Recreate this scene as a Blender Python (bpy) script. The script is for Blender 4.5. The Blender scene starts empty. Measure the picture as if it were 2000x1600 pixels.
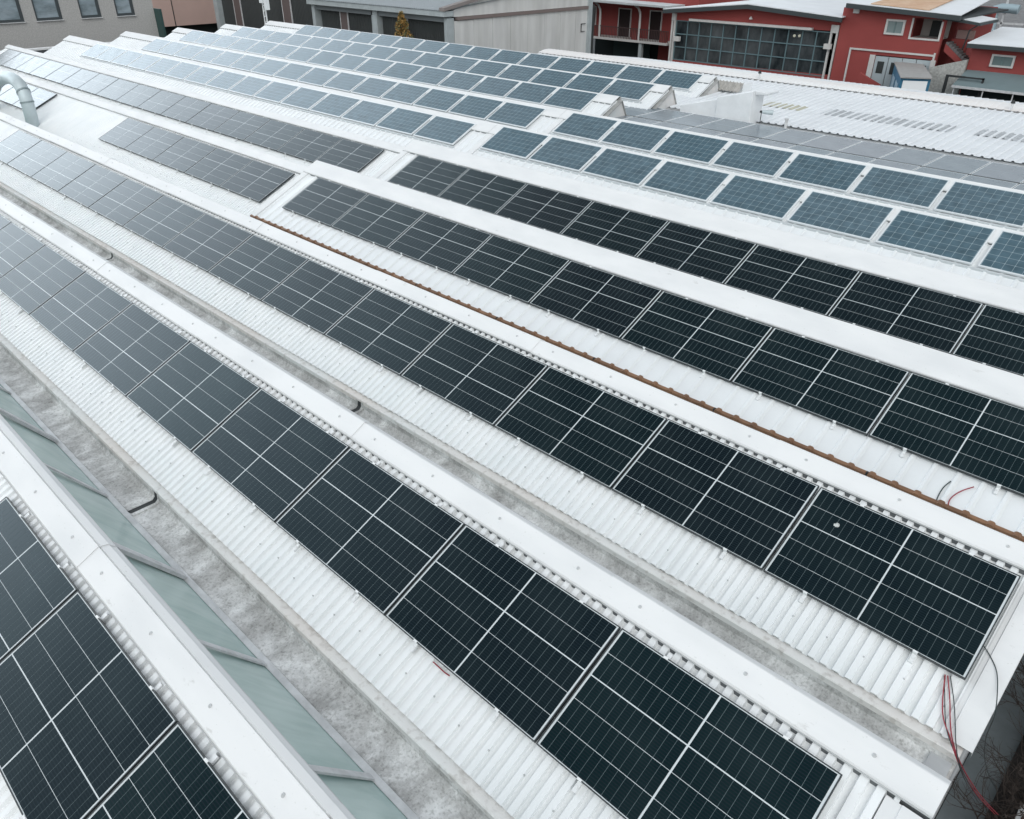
import bpy, bmesh, math, random
from mathutils import Vector, Matrix
random.seed(7)
sc = bpy.context.scene
C = sc.collection
# ------------------------------------------------------------------ camera
CAM = Vector((13.311, -2.741, 5.146))
RX, UP, FW = Vector((.716, .698, .002)), Vector((-.365, .372, .854)), Vector((-.595, .612, -.521))
FPX = 1514.92
cd = bpy.data.cameras.new('camera'); cam = bpy.data.objects.new('camera', cd); C.objects.link(cam)
FW.normalize(); RX = (RX - FW*RX.dot(FW)).normalized(); UP = RX.cross(FW)
mw = Matrix((RX, UP, -FW)).transposed().to_4x4(); mw.translation = CAM
cam.matrix_world = mw
cd.sensor_width = 36; cd.lens = FPX/2000*36; cd.clip_start = .05; cd.clip_end = 2000
sc.camera = cam
# ------------------------------------------------------------------ world, sun, exposure
SUN_EL, SUN_AZ = 46, 138         # azimuth measured from +Y towards +X
w = bpy.data.worlds.new('World'); sc.world = w; w.use_nodes = True
nt = w.node_tree; nt.nodes.clear()
sky = nt.nodes.new('ShaderNodeTexSky'); sky.sky_type = 'NISHITA'; sky.sun_disc = False
sky.sun_elevation = math.radians(SUN_EL); sky.sun_rotation = math.radians(SUN_AZ)
sky.air_density = 1.0; sky.dust_density = 2.0; sky.ozone_density = 1.0; sky.altitude = 100
hs = nt.nodes.new('ShaderNodeHueSaturation'); hs.inputs['Saturation'].default_value = .22
bg = nt.nodes.new('ShaderNodeBackground'); bg.inputs['Strength'].default_value = .15
wo = nt.nodes.new('ShaderNodeOutputWorld')
nt.links.new(sky.outputs[0], hs.inputs['Color']); tn = nt.nodes.new('ShaderNodeMix'); tn.data_type = 'RGBA'; tn.blend_type = 'MULTIPLY'; tn.inputs['Factor'].default_value = 1; tn.inputs['B'].default_value = (.955, 1, 1.0, 1)
nt.links.new(hs.outputs[0], tn.inputs['A']); # overcast: thinner, brighter cloud low in the west, soft cloud mottling
wc = nt.nodes.new('ShaderNodeTexCoord'); dp = nt.nodes.new('ShaderNodeVectorMath'); dp.operation = 'DOT_PRODUCT'; dp.inputs[1].default_value = (-.968, -.03, .25)
nt.links.new(wc.outputs['Generated'], dp.inputs[0])
mr = nt.nodes.new('ShaderNodeMapRange'); mr.interpolation_type = 'SMOOTHSTEP'; mr.inputs['From Min'].default_value = .72; mr.inputs['From Max'].default_value = 1.0; mr.inputs['To Min'].default_value = 1; mr.inputs['To Max'].default_value = 6.5
nt.links.new(dp.outputs['Value'], mr.inputs['Value'])
cn = nt.nodes.new('ShaderNodeTexNoise'); cn.inputs['Scale'].default_value = 3.5; cn.inputs['Detail'].default_value = 5
nt.links.new(wc.outputs['Generated'], cn.inputs['Vector'])
cm = nt.nodes.new('ShaderNodeMapRange'); cm.inputs['From Min'].default_value = .3; cm.inputs['From Max'].default_value = .7; cm.inputs['To Min'].default_value = .78; cm.inputs['To Max'].default_value = 1.22
nt.links.new(cn.outputs['Fac'], cm.inputs['Value'])
mu = nt.nodes.new('ShaderNodeMath'); mu.operation = 'MULTIPLY'; nt.links.new(mr.outputs[0], mu.inputs[0]); nt.links.new(cm.outputs[0], mu.inputs[1])
vs = nt.nodes.new('ShaderNodeVectorMath'); vs.operation = 'SCALE'; nt.links.new(tn.outputs['Result'], vs.inputs[0]); nt.links.new(mu.outputs[0], vs.inputs['Scale'])
nt.links.new(vs.outputs['Vector'], bg.inputs['Color']); nt.links.new(bg.outputs[0], wo.inputs['Surface'])
sl = bpy.data.lights.new('sun', 'SUN'); sl.energy = .5; sl.angle = math.radians(60); sl.color = (1, .98, .96)
so = bpy.data.objects.new('sun', sl); C.objects.link(so)
sd = Vector((math.sin(math.radians(SUN_AZ))*math.cos(math.radians(SUN_EL)), math.cos(math.radians(SUN_AZ))*math.cos(math.radians(SUN_EL)), math.sin(math.radians(SUN_EL))))
so.rotation_euler = sd.to_track_quat('Z', 'Y').to_euler(); so.location = (0, 0, 30)
sc.view_settings.view_transform = 'Standard'; sc.view_settings.look = 'None'; sc.view_settings.gamma = 1
sc.view_settings.exposure = 0.15
sc.render.engine = 'CYCLES'
sc.render.resolution_x = 1024; sc.render.resolution_y = 819
# ------------------------------------------------------------------ geometry constants
S = .42474; CS, SN, TN = math.cos(S), math.sin(S), math.tan(S)
D = 2.8749
def base(n): return (n-1)*D
def slope(n, v, w): return (base(n)+v*CS-w*SN, v*SN+w*CS)      # v up the slope, w above the panel plane
XL, XR, XB = -33.4, 13.27, -2.45                               # left end, right end, break between the two roof halves
GZ = -5.0
def ray(px, py): return RX*((px-1000)/FPX) - UP*((py-800)/FPX) + FW
def onY(px, py, y):
    d = ray(px, py); return CAM + d*((y-CAM.y)/d.y)
def onX(px, py, x):
    d = ray(px, py); return CAM + d*((x-CAM.x)/d.x)
def onZ(px, py, z):
    d = ray(px, py); return CAM + d*((z-CAM.z)/d.z)
def onS(px, py, n, w_):
    d = ray(px, py); nn = Vector((0, -SN, CS)); p0 = Vector((0, base(n), 0))+nn*w_
    return CAM+d*((p0-CAM).dot(nn)/d.dot(nn))
# ------------------------------------------------------------------ materials
MATS = {}
def mat(name, col, rough=.6, noise=0, nscale=3, metal=0, ior=1.45, bump=0, bscale=40, col2=None, stretch=(1, 1, 1), spec=.5, hivar=0):
    if name in MATS: return MATS[name]
    m = bpy.data.materials.new(name); m.use_nodes = True; t = m.node_tree
    p = t.nodes['Principled BSDF']
    p.inputs['Roughness'].default_value = rough; p.inputs['Metallic'].default_value = metal; p.inputs['IOR'].default_value = ior
    p.inputs['Specular IOR Level'].default_value = spec
    p.inputs['Base Color'].default_value = (*col, 1)
    tc = t.nodes.new('ShaderNodeTexCoord'); mp = t.nodes.new('ShaderNodeMapping'); mp.inputs['Scale'].default_value = stretch
    t.links.new(tc.outputs['Object'], mp.inputs['Vector'])
    if noise or col2:
        nz = t.nodes.new('ShaderNodeTexNoise'); nz.inputs['Scale'].default_value = nscale; nz.inputs['Detail'].default_value = 8; nz.inputs['Roughness'].default_value = .65
        t.links.new(mp.outputs[0], nz.inputs['Vector'])
        cr = t.nodes.new('ShaderNodeValToRGB'); cr.color_ramp.elements[0].position = .36; cr.color_ramp.elements[1].position = .64
        c2 = col2 or tuple(c*(1-noise) for c in col)
        cr.color_ramp.elements[0].color = (*c2, 1); cr.color_ramp.elements[1].color = (*col, 1)
        t.links.new(nz.outputs['Fac'], cr.inputs['Fac'])
        t.links.new(cr.outputs[0], p.inputs['Base Color'])
    if bump:
        n2 = t.nodes.new('ShaderNodeTexNoise'); n2.inputs['Scale'].default_value = bscale; n2.inputs['Detail'].default_value = 5
        t.links.new(tc.outputs['Object'], n2.inputs['Vector'])
        b = t.nodes.new('ShaderNodeBump'); b.inputs['Strength'].default_value = bump; b.inputs['Distance'].default_value = .02
        t.links.new(n2.outputs['Fac'], b.inputs['Height']); t.links.new(b.outputs[0], p.inputs['Normal'])
    MATS[name] = m; return m
def node_mul(t, a, b, fac=1.0):
    x = t.nodes.new('ShaderNodeMix'); x.data_type = 'RGBA'; x.blend_type = 'MULTIPLY'; x.inputs['Factor'].default_value = fac
    t.links.new(a, x.inputs['A']); t.links.new(b, x.inputs['B']); return x.outputs['Result']
def ramp_noise(t, vec, scale, lo, hi, c0, c1, detail=6, dist=0, ro=.5):
    nz = t.nodes.new('ShaderNodeTexNoise'); nz.inputs['Scale'].default_value = scale; nz.inputs['Detail'].default_value = detail; nz.inputs['Roughness'].default_value = ro; nz.inputs['Distortion'].default_value = dist
    t.links.new(vec, nz.inputs['Vector'])
    cr = t.nodes.new('ShaderNodeValToRGB'); cr.color_ramp.elements[0].position = lo; cr.color_ramp.elements[1].position = hi
    cr.color_ramp.elements[0].color = (*c0, 1); cr.color_ramp.elements[1].color = (*c1, 1)
    t.links.new(nz.outputs['Fac'], cr.inputs['Fac']); return cr.outputs[0]
def vecmap(t, sc_):
    tc = t.nodes.new('ShaderNodeTexCoord'); mp = t.nodes.new('ShaderNodeMapping'); mp.inputs['Scale'].default_value = sc_
    t.links.new(tc.outputs['Object'], mp.inputs['Vector']); return mp.outputs[0]

M_ROOF = mat('white_painted_sheet', (.80, .82, .82), .55)
t = M_ROOF.node_tree; p = t.nodes['Principled BSDF']
a = ramp_noise(t, vecmap(t, (1.2, 1.2, 1.2)), 1.3, .3, .62, (.79, .81, .815), (.84, .85, .85))
b = ramp_noise(t, vecmap(t, (9, .9, .9)), 1.2, .25, .55, (.965, .965, .96), (1, 1, 1))
c = ramp_noise(t, vecmap(t, (1, 1, 1)), 23, .25, .33, (.90, .89, .87), (1, 1, 1))
t.links.new(node_mul(t, node_mul(t, a, b), c), p.inputs['Base Color'])
M_CAP = mat('white_painted_flashing', (.80, .80, .795), .6, bump=.06, bscale=2.2)
t = M_CAP.node_tree; p = t.nodes['Principled BSDF']
a = ramp_noise(t, vecmap(t, (.8, 2, 2)), 1.5, .3, .62, (.69, .695, .695), (.76, .76, .755))
b = node_mul(t, ramp_noise(t, vecmap(t, (1, 1, 1)), 38, .24, .33, (.80, .80, .78), (1, 1, 1)), ramp_noise(t, vecmap(t, (1, 2.5, 2.5)), 4.5, .24, .34, (.72, .71, .69), (1, 1, 1), 8, 0, .6))
t.links.new(node_mul(t, a, b), p.inputs['Base Color'])
M_OVER = mat('white_coated_trapezoidal_sheet', (.80, .815, .82), .4, noise=.07, nscale=1.1)
M_CONC = mat('stained_gutter_concrete', (.4, .4, .39), .9, bump=.5, bscale=30)
t = M_CONC.node_tree; p = t.nodes['Principled BSDF']
a = ramp_noise(t, vecmap(t, (1.6, 1.2, 1.5)), 1.6, .40, .60, (.43, .425, .415), (.84, .84, .83), 15, .25, .78)
b = ramp_noise(t, vecmap(t, (2.2, .9, .9)), 1.1, .34, .62, (.62, .61, .60), (1, 1, 1), 12, .6)
c = ramp_noise(t, vecmap(t, (1, 1, 1)), 45, .32, .50, (.68, .68, .67), (1, 1, 1), 10)
t.links.new(node_mul(t, node_mul(t, a, b, .75), c), p.inputs['Base Color'])
M_LIP = mat('pale_concrete_lip', (.66, .64, .6), .85, bump=.25, bscale=50)
t = M_LIP.node_tree; p = t.nodes['Principled BSDF']
a = ramp_noise(t, vecmap(t, (.5, .5, .5)), 1.1, .40, .62, (.74, .70, .665), (.76, .76, .745))
b = ramp_noise(t, vecmap(t, (3, 3, 3)), 5, .28, .48, (.74, .72, .70), (1, 1, 1), 9)
t.links.new(node_mul(t, a, b), p.inputs['Base Color'])
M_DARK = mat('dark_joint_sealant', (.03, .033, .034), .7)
M_SLOTSHADE = mat('cap_slot_shade', (.13, .14, .145), .8)  # painted shade for the rib slots under the cap fronts
M_SCREW = mat('grey_roof_screw', (.50, .51, .51), .45)
M_GLASSN = mat('wired_roof_glass', (.26, .36, .35), .22, ior=1.5)
t = M_GLASSN.node_tree; p = t.nodes['Principled BSDF']
a = ramp_noise(t, vecmap(t, (.9, .5, .5)), 1.3, .3, .7, (.38, .52, .49), (.54, .66, .63), 5, 1.5)
b = ramp_noise(t, vecmap(t, (6, 1, 1)), 2, .25, .6, (.86, .88, .88), (1, 1, 1))
t.links.new(node_mul(t, a, b), p.inputs['Base Color'])
M_BAR = mat('grey_glazing_bar', (.66, .66, .665), .6, noise=.25, nscale=6)
M_ALU = mat('aluminium_profile', (.66, .68, .69), .42, metal=.35)
M_CLAMP = mat('white_clamp_metal', (.76, .77, .77), .35)
M_FRAME = mat('black_panel_frame', (.035, .042, .045), .4)
M_BROWN = mat('brown_eaves_trim', (.27, .145, .08), .65, col2=(.16, .085, .05), nscale=2.5, stretch=(1, 4, 4))
def pv_material(name, lo, hi, ior, rough, bus=None, mott=0):
    m = bpy.data.materials.new(name); m.use_nodes = True; t = m.node_tree; p = t.nodes['Principled BSDF']
    oi = t.nodes.new('ShaderNodeObjectInfo')
    mx = t.nodes.new('ShaderNodeMix'); mx.data_type = 'RGBA'; mx.inputs['A'].default_value = (*lo, 1); mx.inputs['B'].default_value = (*hi, 1)
    t.links.new(oi.outputs['Random'], mx.inputs['Factor']); col = mx.outputs['Result']
    tc = t.nodes.new('ShaderNodeTexCoord')
    if mott:
        ad = t.nodes.new('ShaderNodeVectorMath'); ad.operation = 'SCALE'
        cb = t.nodes.new('ShaderNodeCombineXYZ'); mm = t.nodes.new('ShaderNodeMath'); mm.operation = 'MULTIPLY'; mm.inputs[1].default_value = 57
        t.links.new(oi.outputs['Random'], mm.inputs[0]); t.links.new(mm.outputs[0], cb.inputs[2])
        av = t.nodes.new('ShaderNodeVectorMath'); av.operation = 'ADD'
        t.links.new(tc.outputs['Object'], av.inputs[0]); t.links.new(cb.outputs[0], av.inputs[1])
        col = node_mul(t, col, ramp_noise(t, av.outputs[0], 5.5, .3, .7, (1-mott,)*3, (1+mott,)*3, 4))
    if bus:
        sx = t.nodes.new('ShaderNodeSeparateXYZ'); t.links.new(tc.outputs['Object'], sx.inputs[0])
        m1 = t.nodes.new('ShaderNodeMath'); m1.operation = 'MULTIPLY'; m1.inputs[1].default_value = 1/bus; t.links.new(sx.outputs['Y'], m1.inputs[0])
        m2 = t.nodes.new('ShaderNodeMath'); m2.operation = 'FRACT'; t.links.new(m1.outputs[0], m2.inputs[0])
        m3 = t.nodes.new('ShaderNodeMath'); m3.operation = 'LESS_THAN'; m3.inputs[1].default_value = .34; t.links.new(m2.outputs[0], m3.inputs[0])
        x2 = t.nodes.new('ShaderNodeMix'); x2.data_type = 'RGBA'; t.links.new(m3.outputs[0], x2.inputs['Factor'])
        t.links.new(col, x2.inputs['A']); x2.inputs['B'].default_value = (*[c*1.3+.0045 for c in hi], 1); col = x2.outputs['Result']
    ds = ramp_noise(t, tc.outputs['Object'], 1.7, .38, .72, (0, 0, 0), (.014, .018, .018), 7)
    ax = t.nodes.new('ShaderNodeMix'); ax.data_type = 'RGBA'; ax.blend_type = 'ADD'; ax.inputs['Factor'].default_value = .45
    t.links.new(col, ax.inputs['A']); t.links.new(ds, ax.inputs['B']); col = ax.outputs['Result']
    t.links.new(col, p.inputs['Base Color'])
    nz = ramp_noise(t, tc.outputs['Object'], 2.0, .3, .7, (rough*.8,)*3, (rough*1.35,)*3)
    t.links.new(nz, p.inputs['Roughness']); p.inputs['IOR'].default_value = ior; p.inputs['Specular Tint'].default_value = (.62, .92, 1.0, 1)
    return m
IOR_PV = 1.35
M_CELL = pv_material('black_solar_cells', (.0003, .0085, .0100), (.0018, .0050, .0080), IOR_PV, .13, bus=.0226)
M_GAPL = mat('cell_gap_line', (.13, .17, .18), .13, ior=IOR_PV)
M_BACK = mat('white_panel_backsheet', (.62, .66, .67), .13, ior=IOR_PV)
M_BLUE = pv_material('blue_polycrystalline_cells', (.062, .108, .135), (.088, .132, .160), 1.33, .18, mott=.24)
M_BACK2 = mat('pale_blue_grid_backsheet', (.30, .37, .40), .18, ior=1.33)
M_SILV = mat('silver_panel_frame', (.74, .76, .77), .35, metal=.1)
# ------------------------------------------------------------------ mesh helpers
class MB:
    def __init__(s): s.v = []; s.f = []; s.m = []
    def face(s, pts, mi=0):
        b = len(s.v); s.v += [tuple(p) for p in pts]; s.f.append(tuple(range(b, b+len(pts)))); s.m.append(mi)
    def quadgrid(s, rows, mi=0, close=False):      # rows of points -> skin
        b = len(s.v); n = len(rows[0])
        for r in rows: s.v += [tuple(p) for p in r]
        for i in range(len(rows)-1):
            for j in range(n if close else n-1):
                k = (j+1) % n
                s.f.append((b+i*n+j, b+i*n+k, b+(i+1)*n+k, b+(i+1)*n+j)); s.m.append(mi)
    def box(s, x0, x1, y0, y1, z0, z1, mi=0):
        c = [(x0, y0, z0), (x1, y0, z0), (x1, y1, z0), (x0, y1, z0), (x0, y0, z1), (x1, y0, z1), (x1, y1, z1), (x0, y1, z1)]
        b = len(s.v); s.v += c
        for f in ((3, 2, 1, 0), (4, 5, 6, 7), (0, 1, 5, 4), (1, 2, 6, 5), (2, 3, 7, 6), (3, 0, 4, 7)): s.f.append(tuple(b+i for i in f)); s.m.append(mi)
    def hexa(s, lo, hi, mi=0):                      # two quads, lo and hi, each 4 pts
        b = len(s.v); s.v += [tuple(p) for p in lo]+[tuple(p) for p in hi]
        for f in ((3, 2, 1, 0), (4, 5, 6, 7), (0, 1, 5, 4), (1, 2, 6, 5), (2, 3, 7, 6), (3, 0, 4, 7)): s.f.append(tuple(b+i for i in f)); s.m.append(mi)
    def prism_x(s, prof, x0, x1, mi=0):             # closed profile in (y,z) extruded in x
        n = len(prof); b = len(s.v)
        s.v += [(x0, y, z) for y, z in prof]+[(x1, y, z) for y, z in prof]
        for i in range(n):
            k = (i+1) % n; s.f.append((b+i, b+k, b+n+k, b+n+i)); s.m.append(mi)
        s.f.append(tuple(range(b+n-1, b-1, -1))); s.m.append(mi); s.f.append(tuple(range(b+n, b+2*n))); s.m.append(mi)
    def prism_y(s, prof, y0, y1, mi=0):             # closed profile in (x,z) extruded in y
        n = len(prof); b = len(s.v)
        s.v += [(x, y0, z) for x, z in prof]+[(x, y1, z) for x, z in prof]
        for i in range(n):
            k = (i+1) % n; s.f.append((b+i, b+k, b+n+k, b+n+i)); s.m.append(mi)
        s.f.append(tuple(range(b, b+n))); s.m.append(mi); s.f.append(tuple(range(b+2*n-1, b+n-1, -1))); s.m.append(mi)
    def strip(s, prof, x0, x1, th=.004, mi=0):      # open polyline profile (y,z), thickened downwards
        s.prism_x(prof+[(y, z-th) for y, z in reversed(prof)], x0, x1, mi)
    def tube(s, pts, r, seg=8, mi=0, caps=True):
        pts = [Vector(p) for p in pts]; rows = []
        rad = r if isinstance(r, (list, tuple)) else [r]*len(pts)
        nrm = None
        for i, p_ in enumerate(pts):
            d = (pts[min(i+1, len(pts)-1)]-pts[max(i-1, 0)]).normalized()
            if nrm is None:
                nrm = d.orthogonal().normalized()
            nrm = (nrm-d*nrm.dot(d)).normalized(); bi = d.cross(nrm)
            rows.append([p_+(nrm*math.cos(2*math.pi*j/seg)+bi*math.sin(2*math.pi*j/seg))*rad[i] for j in range(seg)])
        s.quadgrid(rows, mi, close=True)
        if caps: s.face(rows[0][::-1], mi); s.face(rows[-1], mi)
    def build(s, name, mats, parent=None, smooth=False, bevel=0):
        me = bpy.data.meshes.new(name); me.from_pydata(s.v, [], s.f)
        if not isinstance(mats, (list, tuple)): mats = [mats]
        for m_ in mats: me.materials.append(m_)
        if len(mats) > 1: me.polygons.foreach_set('material_index', s.m)
        bm = bmesh.new(); bm.from_mesh(me); bmesh.ops.recalc_face_normals(bm, faces=bm.faces); bm.to_mesh(me); bm.free()
        if smooth: me.polygons.foreach_set('use_smooth', [True]*len(me.polygons))
        o = bpy.data.objects.new(name, me); C.objects.link(o)
        if parent is not None:
            o.parent = parent; o.location = -wl(parent)
        if bevel:
            b = o.modifiers.new('bevel', 'BEVEL'); b.width = bevel; b.segments = 2; b.limit_method = 'ANGLE'
        return o
def wl(o):
    v = Vector(o.location)
    while o.parent: o = o.parent; v += Vector(o.location)
    return v
def empty(name, label, cat, loc=(0, 0, 0), group=None):
    o = bpy.data.objects.new(name, None); o.empty_display_size = .3; C.objects.link(o); o.location = loc
    o['label'] = label; o['category'] = cat
    if group: o['group'] = group
    return o
def tag(o, label, cat, group=None):
    o['label'] = label; o['category'] = cat
    if group: o['group'] = group
    return o
def structure(o): o['kind'] = 'structure'; return o
ORD = ['', 'first', 'second', 'third', 'fourth', 'fifth', 'sixth', 'seventh', 'eighth', 'ninth', 'tenth', 'eleventh', 'twelfth', 'thirteenth', 'fourteenth', 'fifteenth', 'sixteenth']
# ------------------------------------------------------------------ ground
m = mat('dark_asphalt', (.055, .058, .06), .85, bump=.3, bscale=8, col2=(.035, .038, .04), nscale=1.2)
g = MB(); g.face([(-400, -300, GZ), (400, -300, GZ), (400, 500, GZ), (-400, 500, GZ)]); structure(g.build('ground', m))
# ------------------------------------------------------------------ factory building with its saw-tooth roof
FB = empty('factory_building', 'white factory building with a long saw-tooth roof that carries the solar panels', 'building', (-10, 8, GZ))
def corr(mb, n, x0, x1, v0, v1, wtop, pitch, h, fr=(.36, .08, .48, .08), mi=0, pts=None, th=.05):
    """corrugated sheet on shed n; crest at wtop"""
    xs = [];
    x = x0; lap = .003
    a_, b_, c_, d_ = [f*pitch for f in fr]
    while x < x1-1e-6:
        for q, hh in ((0, -h), (a_, -h), (a_+b_, 0), (a_+b_+c_, 0)):
            if x+q <= x1: xs.append((x+q, hh))
        x += pitch
    xs.append((x1, xs[-1][1]))
    rows = []
    for v in (v0, v1):
        rows.append([(xx, *slope(n, v, wtop+hh+lap*(int((xx-x0)/(9*pitch)+.001) % 2))) for xx, hh in xs])
    mb.quadgrid(rows, mi)
    # unseen slab added below the sheet to block light
    A = [(x0, *slope(n, v0+.01, wtop-h-.003)), (x1, *slope(n, v0+.01, wtop-h-.003)), (x1, *slope(n, v1, wtop-h-.003)), (x0, *slope(n, v1, wtop-h-.003))]
    B = [(x0, *slope(n, v0+.01, wtop-h-th)), (x1, *slope(n, v0+.01, wtop-h-th)), (x1, *slope(n, v1, wtop-h-th)), (x0, *slope(n, v1, wtop-h-th))]
    mb.hexa(B, A, mi)
def screws(mb, n, x0, x1, step, v, wz, mi, jit=.01, r=.011):
    x = x0
    while x < x1:
        y, z = slope(n, v+random.uniform(-jit, jit), wz); xx = x+random.uniform(-jit, jit)*.3
        ring = [(xx+math.cos(k*math.pi/3)*r, y+math.sin(k*math.pi/3)*r*CS, z+math.sin(k*math.pi/3)*r*SN) for k in range(6)]
        y2, z2 = slope(n, v, wz+.014); top = [(xx+math.cos(k*math.pi/3)*r*.6, y2+(y-slope(n, v, wz)[0])+math.sin(k*math.pi/3)*r*.6*CS, z2+(z-slope(n, v, wz)[1])+math.sin(k*math.pi/3)*r*.6*SN) for k in range(6)]
        mb.quadgrid([ring, top], mi, close=True); mb.face(top, mi)
        x += step
CW = -.068      # sheet crest below the panel face
P_OLD = .112
def right_half_over(n): return n in (3, 4, 5, 6)
def left_half_over(n): return n >= 5
CAPP = [(1.100, .446), (1.108, .474), (1.316, .575), (1.319, .560), (1.329, .556), (1.334, .570), (1.400, .552), (1.404, .532), (1.446, .500), (1.452, .44)]
def cap(mb, n, x0, x1, dz=0, mi=0, prof=CAPP):
    yb = base(n); mb.strip([(yb+y, z+dz) for y, z in prof], x0, x1, .004, mi)
    a_, b_ = prof[0]; mb.box(x0, x1, yb+a_-.006, yb+a_-.001, b_+dz-.004, b_+dz+.010, 1)
    mb.box(x0+.01, x1-.01, yb+a_+.012, yb+a_+.03, b_+dz-.085, b_+dz+.014, 2)  # added dark strip, paints the shade in the valleys under the cap
OVER = .19
for n in range(0, 10):
    yb = base(n)
    segs = []
    if n <= 2: segs = [(XL, XR-.22, False)]
    elif n in (3, 4): segs = [(XL, XB-.03, False), (XB, XR, True)]
    elif n in (5, 6): segs = [(XL, XB+.06, True), (XB+.10, XR, True)]
    else: segs = [(XL, XB-.20, True)]
    for (x0, x1, over) in segs:
        mb = MB()
        if over:
            corr(mb, n, x0, x1, -.49, 1.38, CW+.005+OVER, .25, .022, (.72, .06, .12, .10))
            screws(mb, n, x0+.21, x1, .5, -.36, CW+OVER-.018, 1)
        else:
            corr(mb, n, x0, x1, -.485, 1.29, CW, P_OLD, .034 if n < 3 else .014)
            if n <= 3:
                screws(mb, n, max(x0, -14)+.08, x1, P_OLD*3, -.25, CW, 1, .03, .009)
        mb.build('roof_sheet', [M_OVER if over else M_ROOF, M_SCREW], FB)
        # ridge cap in pieces of 3.5 m, lapped
        dz = .20 if over else 0
        prof = CAPP if n == 0 else [(1.100, .446), (1.108, .472), (1.295, .568), (1.308, .567), (1.375, .525), (1.385, .515), (1.39, .44)]
        if over: prof = [(.955, .385), (.96, .408), (1.33, .575), (1.345, .576), (1.43, .53), (1.435, .45)]
        xc = 7.06
        while xc < x1: xc += 3.5
        edges = []
        e = x1 if x1 < XR-.3 else XR-.03
        first = True; k = 0
        cuts = [c_ for c_ in [7.06+3.5*i for i in range(-14, 4)] if x0 < c_ < e]
        pts_ = [x0-.03]+cuts+[e]
        if n in (0, 1, 2):
            for i in range(len(pts_)-1):
                mb = MB(); cap(mb, n, pts_[i], pts_[i+1]+.06*(i < len(pts_)-2), dz+(.007 if i % 2 else 0), 0, prof)
                xx = pts_[i]+.35
                while xx < pts_[i+1]-.1:
                    cy, cz = yb+1.215, .520+dz+(.007 if i % 2 else 0)
                    ring = [(xx+math.cos(q*math.pi/4)*.022, cy+math.sin(q*math.pi/4)*.02, cz+math.sin(q*math.pi/4)*.010) for q in range(8)]
                    top = [(xx+math.cos(q*math.pi/4)*.010, cy+math.sin(q*math.pi/4)*.009, cz+.016) for q in range(8)]
                    mb.quadgrid([ring, top], 1, close=True); mb.face(top, 1); xx += .95
                mb.build('ridge_cap', [M_CAP, M_SCREW, M_SLOTSHADE], FB)
        else:
            mb = MB(); cap(mb, n, x0-.03, e, dz, 0, prof); mb.build('ridge_cap', [M_CAP, M_SCREW, M_SLOTSHADE], FB)
        # north-light glazing under the ridge
        zt = .46+dz
        gx1 = e-.1
        lo = [(x0, yb+1.415, zt-.05), (gx1, yb+1.415, zt-.05), (gx1, yb+1.99, -.42), (x0, yb+1.99, -.42)]
        lo2 = [(a_[0], a_[1]-.06, a_[2]-.03) for a_ in lo]
        mb = MB(); mb.hexa(lo2, lo)
        nl = mb.build('north_light', M_GLASSN, FB)
        # frame rail under the cap and at the foot of the glass
        mb = MB()
        mb.hexa([(x0, yb+1.405, zt-.02), (gx1, yb+1.405, zt-.02), (gx1, yb+1.455, zt-.10), (x0, yb+1.455, zt-.10)], [(x0, yb+1.438, zt+.005), (gx1, yb+1.438, zt+.005), (gx1, yb+1.487, zt-.085), (x0, yb+1.487, zt-.085)])
        mb.box(x0, gx1, yb+1.965, yb+2.025, -.46, -.375)
        if n != 0:
            xx = x0+.5
            while xx < gx1:
                mb.hexa([(xx, yb+1.44, zt-.06), (xx+.06, yb+1.44, zt-.06), (xx+.06, yb+1.99, -.41), (xx, yb+1.99, -.41)], [(xx, yb+1.47, zt-.04), (xx+.06, yb+1.47, zt-.04), (xx+.06, yb+2.02, -.40), (xx, yb+2.02, -.40)]); xx += 1.7
        mb.build('glazing_frame', M_BAR, nl)
        if n == 0:
            i = 0
            for xx in [3.30, 4.96, 6.82, 8.42, 9.98, 1.6, -.2, -2.0, -3.7, 11.6]:
                wide = abs(xx-6.82) < .1 or abs(xx-3.3) < .1
                wd = .12 if wide else .07; hh = .035 if wide else .018; xt = xx+.12
                dn = Vector((0, math.sin(math.radians(57)), math.cos(math.radians(57))))
                lo = [Vector((xt, yb+1.44, zt-.04)), Vector((xt+wd, yb+1.44, zt-.04)), Vector((xx+wd, yb+1.99, -.41)), Vector((xx, yb+1.99, -.41))]
                mb = MB(); mb.hexa(lo, [a_+dn*hh for a_ in lo]); mb.build('glazing_bar', M_BAR, nl)
    # gutter behind each shed
    if n <= 5 or True:
        gx0, gx1 = XL, XR-.07
        if n >= 6: gx1 = XB-.2
        mb = MB()
        U = [(1.975, -.42), (2.03, -.42), (2.06, -.455), (2.34, -.455), (2.375, -.42), (2.388, -.315)]
        floor = U+[(2.388, -.62), (1.975, -.62)]
        mb.prism_x([(yb+y, z) for y, z in floor], gx0, gx1)
        gt = mb.build('gutter', M_CONC, FB)
        mb = MB(); nseg = 60 if n < 2 else 1
        rows = []
        for i in range(nseg+1):
            xx = gx0+(gx1-gx0)*i/nseg
            rows.append([(xx, yb+2.389, -.62), (xx, yb+2.380, -.308), (xx, yb+2.390, -.300), (xx, yb+2.55, -.300), (xx, yb+2.55, -.62)])
        mb.quadgrid(rows, 0, close=True); mb.face(rows[0]); mb.face(rows[-1][::-1])
        mb.build('gutter_lip', M_LIP, gt)
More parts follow.
